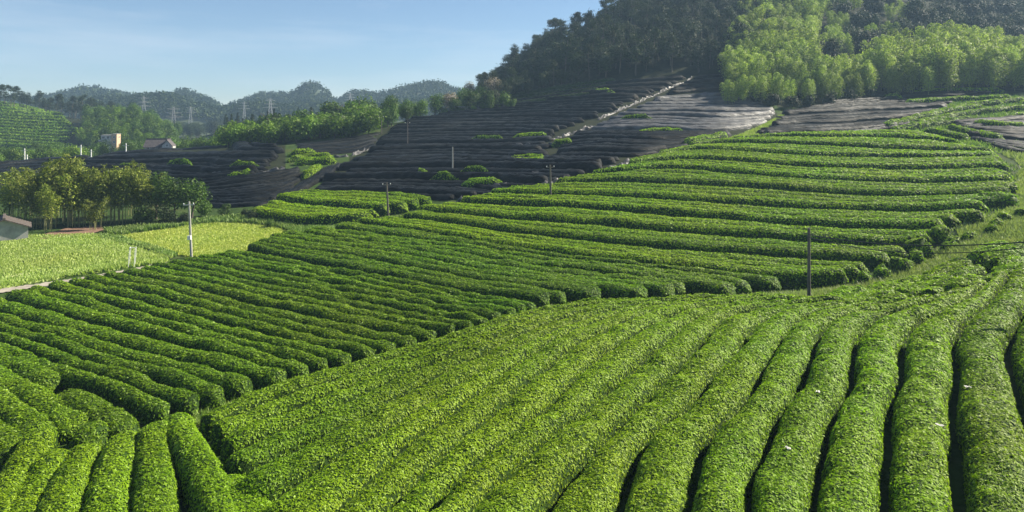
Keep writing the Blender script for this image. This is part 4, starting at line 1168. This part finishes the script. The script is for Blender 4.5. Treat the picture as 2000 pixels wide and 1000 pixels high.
belt((240, 640), 400, 555, 110, 'broad', 'wood_leaf', 8.0, 13.0, 'valley_tree', 'hazy dark tree in the far valley below the pylons', 'trees in the far valley', 24, 6.0)

# ------------------------------------------------------------------ terraces of the far left tea hill
for i in range(16):
    y0 = 204 + i * 6.0
    p = [(-60, y0 - 4 + i * 0.3), (0, y0), (60, y0 + 3), (110 + max(0, 40 - abs(i - 8) * 6), y0 + 6)]
    if y0 > 288: break
    hedge(curve(p, 0.0, 24), 2.7, 1.8, ORD[i] + ' tea terrace down the far left hill', 'tea terraces on the far hill', 'tea_leaf_dark', lump=0.08, cover=0.6)

# ------------------------------------------------------------------ built things
def box_np(x0, x1, y0, y1, z0, z1):
    V = np.array([[x0,y0,z0],[x1,y0,z0],[x1,y1,z0],[x0,y1,z0],[x0,y0,z1],[x1,y0,z1],[x1,y1,z1],[x0,y1,z1]], float)
    Q = np.array([[0,3,2,1],[4,5,6,7],[0,1,5,4],[1,2,6,5],[2,3,7,6],[3,0,4,7]])
    return V, Q
def part(name, shapes, mat, parent):
    V, Q = join(shapes)
    return link(name, mesh_np(name, V, Q, mats=[mat]), parent)

def pole(px, py, top, label, mat='concrete', r=0.13, arms=1, rz=0.1, box=False, tilt=0.0, group='utility poles', lift=0.0):
    w = unproj([(px, py)], lift)[0]
    x, y = w
    h = (py - top) / F * y
    root = empty('utility_pole', (x, y, float(gz(x, y)) + lift - 0.2), rz, label, 'pole', group)
    root.rotation_euler = (0, tilt, rz)
    part('post', [tube_np([[0, 0, 0], [0, 0, h * 0.5], [0, 0, h + 0.2]], [r, r * 0.85, r * 0.7], 10), box_np(-r*0.6, r*0.6, -r*0.6, r*0.6, h + 0.19, h + 0.22)], M[mat], root)
    zt = h - 0.1
    for a in range(arms):
        z = zt - a * 0.55
        part('crossarm', [box_np(-0.55, 0.55, -r - 0.06, -r, z - 0.05, z + 0.05)], M['steel'] if mat == 'concrete' else M['dark_post'], root)
        for sx in (-0.48, 0.48):
            part('insulator', [tube_np([[sx, -r - 0.03, z + 0.05], [sx, -r - 0.03, z + 0.12], [sx, -r - 0.03, z + 0.2]], [0.03, 0.06, 0.03], 8)], M['white_paint'], root)
    if box:
        part('meter_box', [box_np(-0.22, 0.12, -r - 0.2, -r * 0.7, h * 0.36, h * 0.36 + 0.42)], M['white_paint'], root)
    return root, Vector((x, y, float(gz(x, y)) + lift - 0.2 + zt))

pole(374, 503, 394, 'pale concrete utility pole with a small white box at the field corner', r=0.14, arms=1, box=True, tilt=-0.04)
pA = pole(1580, 590, 446, 'dark wooden utility pole standing behind the crest of the near slope', 'dark_post', 0.13, 0, rz=0.5)
pole(1076, 395, 322, 'weathered utility pole at the lower edge of the nets, with crossarm', 'dark_post', 0.15, 1, tilt=-0.02)
pole(759, 430, 356, 'weathered utility pole between the small plot and the terraces', 'dark_post', 0.15, 1, tilt=-0.05)
pole(884, 333, 287, 'slim concrete pole standing in the middle of the black nets', 'concrete', 0.13, 0)
pole(796, 284, 238, 'thin pole standing in the upper left of the central nets', 'dark_post', 0.13, 1)
pole(745, 262, 226, 'thin pole before the trees at the left foot of the saddle', 'dark_post', 0.12, 1)
for px, py, tp, lab in [(48,322,290,'white pole among the valley trees at far left'), (53,324,302,'short white pole beside the far left pole'), (158,308,283,'white pole on the rise left of the orange house'),
                    (178,310,292,'short white pole above the left nets'), (246,300,280,'white pole between the two valley houses')]:
    D = 172.0
    x = (px - 1000) / F * D
    zt = CZ + (HZ - tp) / F * D
    z0 = float(gz(x, D))
    root = empty('valley_pole', (x, D, z0), 0, lab, 'pole', 'white poles in the valley')
    part('post', [tube_np([[0, 0, 0], [0, 0, (zt - z0) / 2], [0, 0, zt - z0]], [0.16, 0.14, 0.12], 8)], M['white_paint'], root)
    part('crossarm', [box_np(-0.7, 0.7, -0.2, -0.12, zt - z0 - 0.6, zt - z0 - 0.48)], M['steel'], root)

def cable(pts, r, label, group=None):
    t = np.linspace(0, 1, 24)[:, None]
    a, b = np.array(pts[0]), np.array(pts[1])
    L = a * (1 - t) + b * t
    L[:, 2] -= (pts[2][0] * 4 * t * (1 - t))[:, 0]
    V, Q = tube_np(L, np.full(24, r), 6)
    o = link('cable', mesh_np('cable', V, Q, mats=[M['cable']], smooth=True))
    tag(o, label, 'cable', group)
pt = pA[1]
def pt_at(px, py, D): return np.array([(px - 1000) / F * D, D, CZ + (HZ - py) / F * D])
top = np.array(pt) + np.array([0, 0, -0.15])
cable([top, pt_at(2060, 468, 34), [0.5]], 0.035, 'upper black cable from the dark pole out past the right picture edge')
cable([top + np.array([0, 0, -0.18]), pt_at(2060, 476, 33), [0.75]], 0.025, 'lower black cable sagging from the dark pole to the right picture edge')
# the pole the cables run to, just outside the picture on the right
xq, yq = pt_at(2060, 468, 34)[:2]
rootq = empty('utility_pole', (xq, yq, float(gz(xq, yq)) - 0.2), 0, 'utility pole just beyond the right picture edge, carrying the black cables', 'pole', 'utility poles')
hq = float(pt_at(2060, 468, 34)[2] - gz(xq, yq)) + 0.5
part('post', [tube_np([[0, 0, 0], [0, 0, hq / 2], [0, 0, hq]], [0.14, 0.12, 0.10], 10)], M['dark_post'], rootq)

# white pipe frame in the meadow
w = unproj([(256, 522)])[0]
fr = empty('pipe_frame', (w[0], w[1], float(gz(w[0], w[1]))), 0.3, 'narrow white pipe frame standing in the meadow by the stone path', 'frame')
hF = 38 / F * w[1]
for sx, tl in ((-0.25, 0.12), (0.25, 0.12)):
    part('upright', [tube_np([[sx, 0, 0], [sx + tl / 2, 0, hF / 2], [sx + tl, 0, hF]], [0.028] * 3, 8)], M['white_paint'], fr)
    part('upright', [tube_np([[sx, 0.5, 0], [sx + tl / 2, 0.5, hF / 2], [sx + tl, 0.5, hF]], [0.025] * 3, 8)], M['white_paint'], fr)
part('top_bar', [tube_np([[-0.13, 0, hF], [0.12, 0, hF], [0.37, 0, hF]], [0.028] * 3, 8)], M['white_paint'], fr)
part('top_bar', [tube_np([[-0.13, 0, hF], [-0.13, 0.25, hF], [-0.13, 0.5, hF]], [0.028] * 3, 8)], M['white_paint'], fr)

def gable_roof(name, x0, x1, y0, y1, z, rise, ov, mat, parent, axis='x', rows=9):
    """two pitched slabs with ribbed tile courses"""
    sh = []
    if axis == 'x':      # ridge along x
        ym = (y0 + y1) / 2
        for s, ye in ((-1, y0 - ov), (1, y1 + ov)):
            for k_ in range(rows):
                f0, f1 = k_ / rows, (k_ + 1.15) / rows
                ya, yb = ye + (ym - ye) * f0, ye + (ym - ye) * min(f1, 1)
                sl = rise / abs(ym - y0)
                za, zb = z + sl * (abs(ya - ye) - ov), z + sl * (abs(yb - ye) - ov)
                V = np.array([[x0-ov,ya,za],[x1+ov,ya,za],[x1+ov,yb,zb],[x0-ov,yb,zb],[x0-ov,ya,za+.16],[x1+ov,ya,za+.16],[x1+ov,yb,zb+.10],[x0-ov,yb,zb+.10]], float)
                sh.append((V, box_np(0,1,0,1,0,1)[1]))
        ridge = box_np(x0 - ov, x1 + ov, ym - .14, ym + .14, z + rise + .02, z + rise + .3)
    else:
        xm = (x0 + x1) / 2
        for s, xe in ((-1, x0 - ov), (1, x1 + ov)):
            for k_ in range(rows):
                f0, f1 = k_ / rows, (k_ + 1.15) / rows
                xa, xb = xe + (xm - xe) * f0, xe + (xm - xe) * min(f1, 1)
                sl = rise / abs(xm - x0)
                za, zb = z + sl * (abs(xa - xe) - ov), z + sl * (abs(xb - xe) - ov)
                V = np.array([[xa,y0-ov,za],[xa,y1+ov,za],[xb,y1+ov,zb],[xb,y0-ov,zb],[xa,y0-ov,za+.16],[xa,y1+ov,za+.16],[xb,y1+ov,zb+.10],[xb,y0-ov,zb+.10]], float)
                sh.append((V, box_np(0,1,0,1,0,1)[1]))
        ridge = box_np(xm - .14, xm + .14, y0 - ov, y1 + ov, z + rise + .02, z + rise + .3)
    rf = part(name, sh, mat, parent)
    part('ridge_cap', [ridge], mat, rf)
    return rf

def gable_wall(x0, x1, y, z0, z1, rise, t=0.2):
    V = np.array([[x0,y,z0],[x1,y,z0],[x1,y,z1],[(x0+x1)/2,y,z1+rise],[x0,y,z1],[x0,y+t,z0],[x1,y+t,z0],[x1,y+t,z1],[(x0+x1)/2,y+t,z1+rise],[x0,y+t,z1]], float)
    Q = np.array([[0,1,2,4],[2,3,3,4],[5,9,7,6],[7,9,8,8],[0,5,6,1],[1,6,7,2],[2,7,8,3],[3,8,9,4],[4,9,5,0]])
    return V, Q
def tri_fix(V, Q):
    q = [f for f in Q if len(set(f)) == 4]; t = [list(dict.fromkeys(f)) for f in Q if len(set(f)) == 3]
    return V, np.array(q), np.array(t)

def window(parent, cx, y, cz, w, h, axis='y', face=-1):
    """a framed window on a wall that faces -y (axis y) or +x (axis x)"""
    if axis == 'y':
        f = part('window', [box_np(cx-w/2, cx+w/2, y-.06, y+.02, cz-h/2, cz-h/2+.1), box_np(cx-w/2, cx+w/2, y-.06, y+.02, cz+h/2-.1, cz+h/2),
                            box_np(cx-w/2, cx-w/2+.1, y-.055, y+.02, cz-h/2+.1, cz+h/2-.1), box_np(cx+w/2-.1, cx+w/2, y-.055, y+.02, cz-h/2+.1, cz+h/2-.1),
                            box_np(cx-.04, cx+.04, y-.055, y+.02, cz-h/2+.1, cz+h/2-.1)], M['white_paint'], parent)
        part('pane', [box_np(cx-w/2+.1, cx+w/2-.1, y-.03, y+.01, cz-h/2+.1, cz+h/2-.1)], M['glass'], f)
    else:
        f = part('window', [box_np(y-.02, y+.06, cx-w/2, cx+w/2, cz-h/2, cz-h/2+.1), box_np(y-.02, y+.06, cx-w/2, cx+w/2, cz+h/2-.1, cz+h/2),
                            box_np(y-.02, y+.055, cx-w/2, cx-w/2+.1, cz-h/2+.1, cz+h/2-.1), box_np(y-.02, y+.055, cx+w/2-.1, cx+w/2, cz-h/2+.1, cz+h/2-.1)], M['white_paint'], parent)
        part('pane', [box_np(y-.01, y+.03, cx-w/2+.1, cx+w/2-.1, cz-h/2+.1, cz+h/2-.1)], M['glass'], f)

# orange and white house in the valley
D = 238.0
xh = (214 - 1000) / F * D
zt = CZ + (HZ - 262) / F * D
z0 = float(gz(xh, D)); H = (zt - z0) / 0.82
hs = empty('valley_house', (xh, D, z0), 0.22, 'flat-roofed white house with an orange stair tower among valley trees', 'house')
hs.scale = (0.82, 0.82, 0.82)
part('wall', [box_np(-3.2, 0.9, 0.0, 5.0, 0, H - 0.5)], M['white_wall'], hs)
part('stair_tower', [box_np(0.9, 2.9, -0.6, 4.4, 0, H)], M['orange_wall'], hs)
part('roof_slab', [box_np(-3.4, 0.9, -0.3, 5.2, H - 0.5, H - 0.35), box_np(0.75, 3.05, -0.75, 4.55, H, H + 0.12)], M['white_wall'], hs)
part('balcony', [box_np(-3.9, 0.88, -1.2, -0.01, H - 3.0, H - 2.8), box_np(-3.9, 0.88, -1.2, -1.1, H - 2.8, H - 2.3)], M['white_wall'], hs)
for zc in (H - 1.2, H - 3.3):
    window(hs, 1.9, -0.6, zc, 0.9, 0.9)
for xc in (-2.3, -0.6):
    window(hs, xc, 0.0, H - 1.4, 1.1, 1.2)
window(hs, 2.4, 2.9, H - 1.3, 1.0, 1.0, 'x')

# dark roofed house with white gable
D = 180.0
xh = (308 - 1000) / F * D
zt = CZ + (HZ - 272) / F * D
z0 = float(gz(xh, D)); H = zt - z0
hs = empty('farm_house', (xh, D, z0), 0.15, 'low farmhouse with dark tiled roof and a white gable', 'house')
part('wall', [box_np(-3.2, 3.0, 0, 4.5, 0, H - 1.9)], M['white_wall'], hs)
gable_roof('roof', -3.2, 2.0, 0, 4.5, H - 1.9, 1.8, 0.35, M['roof_tile'], hs, 'x')
gw = gable_wall(1.2, 3.6, -0.5, 0, H - 1.6, 1.4)
V_, q_, t_ = tri_fix(*gw)
link('gable', mesh_np('gable', V_, q_, t_, mats=[M['white_wall']]), hs)
gable_roof('porch_roof', 1.2, 3.6, -0.55, 2.2, H - 1.6, 1.4, 0.2, M['roof_tile'], hs, 'y', 5)
for xc in (-2.4, -1.0, 0.4):
    window(hs, xc, 0.0, H - 2.5, 0.8, 0.8)
window(hs, 2.4, -0.5, H - 1.6, 0.7, 0.8)

# shed at the left edge
w = unproj([(38, 472)])[0]
ws = 1 / F * w[1]
xs0, xs1 = (-38 - 1000) / F * w[1], (54 - 1000) / F * w[1]
z0 = float(gz(w[0], w[1]))
sh = empty('field_shed', ((xs0 + xs1) / 2, w[1], z0), 0.62, 'grey rendered shed with brown tiled roof at the left picture edge', 'shed')
hw = (xs1 - xs0) / 2 * 0.84
He = (472 - 446) * ws; Rr = (446 - 430) * ws
part('wall', [box_np(-hw, hw, 0.2, 4.0, -0.3, He)], M['grey_wall'], sh)
V_, q_, t_ = tri_fix(*gable_wall(-hw, hw, 0.0, -0.3, He, Rr, 0.2))
link('gable', mesh_np('gable', V_, q_, t_, mats=[M['grey_wall']]), sh)
gable_roof('roof', -hw, hw, 0.0, 4.0, He, Rr, 0.35, M['brown_tile'], sh, 'y', 10)

# small ruin on the upper edge of the nets
w = unproj([(908, 220)])[0]
hs = empty('field_hut', (w[0], w[1], float(gz(w[0], w[1]))), 0.2, 'small pale open hut on the saddle above the nets', 'hut')
for xx in (-1.9, -0.6, 0.7, 2.0):
    part('post', [box_np(xx - .13, xx + .13, -.13, .13, 0, 1.7)], M['white_wall'], hs)
part('roof_slab', [box_np(-2.3, 2.4, -.6, 2.2, 1.7, 1.9)], M['grey_wall'], hs)
part('wall', [box_np(-2.0, 0.6, 1.8, 2.0, 0, 1.7), box_np(0.8, 2.1, 0.5, 0.7, 0, 1.1)], M['white_wall'], hs)

# pylons
def pylon(px, py_base, py_top, D, label, wbase=3.4):
    x = (px - 1000) / F * D
    zb = CZ + (HZ - py_base) / F * D - 6
    H = (py_base - py_top) / F * D + 6
    root = empty('pylon', (x, D, zb), 0.5, label, 'pylon', 'power pylons in the valley')
    r = 0.055 * min(D, 430) / 300
    def lg(sx, sy):
        return np.array([[sx * wbase / 2, sy * wbase / 2, 0], [sx * wbase * 0.22, sy * wbase * 0.22, H * 0.62], [sx * wbase * 0.08, sy * wbase * 0.08, H]])
    corners = [(-1, -1), (1, -1), (1, 1), (-1, 1)]
    for c in corners:
        part('leg', [tube_np(lg(*c), [r, r, r * 0.8], 4)], M['steel'], root)
    br = []
    zs = np.linspace(0, H * 0.95, 9)
    def at(c, z):
        L = lg(*c); return np.array([np.interp(z, L[:, 2], L[:, i]) for i in range(2)] + [z])
    for a, b in zip(zs[:-1], zs[1:]):
        for k_ in range(4):
            c0, c1 = corners[k_], corners[(k_ + 1) % 4]
            for p, q in ((at(c0, a), at(c1, b)), (at(c1, a), at(c0, b)), (at(c0, b), at(c1, b))):
                br.append(tube_np(np.stack([p, (p + q) / 2, q]), [r * 0.6] * 3, 3))
    o = part('bracing', br, M['steel'], root)
    for zz, L in ((H * 0.66, 4.6), (H * 0.79, 3.8), (H * 0.92, 3.0)):
        part('crossarm', [tube_np([[-L, 0, zz], [0, 0, zz + 0.5], [L, 0, zz]], [r * 0.6, r, r * 0.6], 4), tube_np([[-L, 0, zz], [0, 0, zz - 0.4], [L, 0, zz]], [r * 0.6, r, r * 0.6], 4)], M['steel'], root)
pylon(528, 226, 192, 430, 'largest lattice pylon, left of centre before the ridges', 3.6)
pylon(339, 244, 208, 345, 'white tapering lattice pylon behind the knoll', 3.0)
pylon(281, 228, 187, 430, 'hazy lattice pylon left of the white tapering one', 3.0)
pylon(684, 205, 182, 520, 'small faint pylon on the ridge right of centre', 3.0)
pylon(372, 226, 208, 520, 'tiny faint pylon in the haze', 2.4)
pylon(477, 224, 198, 540, 'thin faint pylon between the large ones', 2.4)

# ------------------------------------------------------------------ labels: single each tree out where it can be told apart
SHORT = {'lime bushes behind the nets': 'bright lime bush behind the dusty nets', 'green bushes behind the nets': 'mid green bushy tree behind the lime bushes',
         'conifers in the valley': 'slim dark conifer behind the green bushes', 'distant conifers': 'distant hazy conifer below the ridges', 'lime bushes in the left valley': 'lime green bush low in the left valley',
         'yellow green bushes by the gabled house': 'yellow green bush near the gabled farmhouse', 'bamboo on the knoll': 'yellow green bamboo on the knoll', 'pines above the far tea hill': 'dark pine above the far left tea hill',
         'golden bamboo grove by the field': None, 'green trees on the saddle': 'dense green tree on the saddle', 'scrub under the bamboo': 'low dark scrub under the bamboo woods', 'scrub by the ruin': 'scrub bush near the pale hut'}
by_group = {}
gs_ = sorted([o for o in C.objects if o.get('group') == 'tea showing between the black nets'], key=lambda o: o.location.x / o.location.y)
for i, o in enumerate(gs_): o['label'] = 'short strip of olive tea poking out between black nets, ' + ORD[i] + ' counting from the left'
for o in C.objects:
    if o.type == 'EMPTY' and o.get('group') in SHORT and o.get('category') in ('tree', 'bush', 'bamboo'):
        by_group.setdefault(o['group'], []).append(o)
for g_, os_ in by_group.items():
    os_.sort(key=lambda o: o.location.x / o.location.y)
    if len(os_) > len(ORD): continue
    for i, o in enumerate(os_):
        if SHORT[g_]: o['label'] = SHORT[g_] + ', ' + ORD[i] + ' counting from the left'
        elif not o['label'].startswith(('tallest', 'low')):
            o['label'] = 'golden green bamboo clump of the field grove, ' + ORD[i] + ' counting from the left'
for o in C.objects:
    if o.type != 'EMPTY' or not o.get('group'): continue
    g_ = o['group']
    if g_ in ('sunlit bamboo on the hill', 'dark pines on the hill flank', 'hazy trees at the top right', 'dark broadleaf trees on the hill flank', 'bamboo high on the hill', 'trees around the valley houses', 'trees on the knoll', 'trees in the far valley'):
        px_, py_ = proj(o.location.x, o.location.y, o.location.z)
        base = {'sunlit bamboo on the hill': 'feathery pale bamboo clump of the hill', 'dark pines on the hill flank': 'dark pine of the shaded hill woods', 'hazy trees at the top right': 'hazy dark tree of the top right woods',
                'dark broadleaf trees on the hill flank': 'dark round-crowned tree of the shaded hill woods', 'bamboo high on the hill': 'olive bamboo clump high on the hill', 'trees around the valley houses': 'round green tree near the valley houses',
                'trees on the knoll': 'green tree on the knoll', 'trees in the far valley': 'hazy tree in the far valley'}[g_]
        lo, hi, a, b = {'sunlit bamboo on the hill': (1420, 2100, 60, 200), 'dark pines on the hill flank': (940, 1560, 0, 200), 'hazy trees at the top right': (1590, 2100, -60, 140), 'dark broadleaf trees on the hill flank': (940, 1560, 0, 200),
                        'bamboo high on the hill': (1590, 1790, -60, 140), 'trees around the valley houses': (-60, 440, 285, 312), 'trees on the knoll': (165, 345, 215, 280), 'trees in the far valley': (240, 640, 240, 262)}[g_]
        ci = int(np.clip((px_ - lo) / (hi - lo) * 12, 0, 11)); ri = int(np.clip((py_ - a) / (b - a) * 3, 0, 2))
        o['label'] = base + ', ' + ORD[ci] + ' twelfth from the left, ' + ('upper part', 'middle part', 'lower part')[ri]
        o['group'] = g_ + ', ' + ORD[ci] + ' twelfth, ' + ('upper', 'middle', 'lower')[ri]

# scraps of white sheeting lying on the near rows
for i, (px, py, lab) in enumerate([(1835, 838, 'largest white scrap of sheeting lying on a near tea row'), (1890, 762, 'small white scrap on the near row at far right'), (1598, 772, 'pale scrap caught on top of a middle near row'), (1540, 884, 'faint white scrap on a near row at the lower right')]):
    w = unproj([(px, py)], 1.0)[0]
    g = 5
    a_, b_ = np.meshgrid(np.linspace(-1, 1, g), np.linspace(-1, 1, g), indexing='ij')
    V = np.stack([a_ * 0.12, b_ * 0.06, 0.05 * noise2(a_ * 1.7 + i * 9, b_ * 2.1, 4) + 0.02], -1).reshape(-1, 3)
    o = link('sheeting_scrap', mesh_np('sheeting_scrap', V, grid_faces(g, g), mats=[M['white_wall']], smooth=True), loc=(w[0], w[1], float(gz(w[0], w[1])) + 1.12))
    o.rotation_euler = (0.1, 0.1, i * 0.7 - 0.5)
    tag(o, lab, 'scrap')

# ------------------------------------------------------------------ haze
hb = link('haze', mesh_np('haze', *box_np(-1500, 2100, -60, 1300, CZ - 30, CZ + 128), mats=[]))
hm = bpy.data.materials.new('haze'); hm.use_nodes = True
nt = hm.node_tree; nt.nodes.clear()
ho = nt.nodes.new('ShaderNodeOutputMaterial'); pv = nt.nodes.new('ShaderNodeVolumePrincipled')
pv.inputs['Color'].default_value = (0.43, 0.65, 0.90, 1)
pv.inputs['Density'].default_value = 0.00036
pv.inputs['Anisotropy'].default_value = 0.1
nt.links.new(pv.outputs[0], ho.inputs['Volume'])
hb.data.materials.append(hm)
tag(hb, 'thin bluish air filling the valley', None, kind='stuff')
print('LEAVES', LEAF_TOTAL[0], 'HEDGES', HN[0], 'TRIS', sum(len(m_.loops) - 2 * len(m_.polygons) for m_ in bpy.data.meshes))
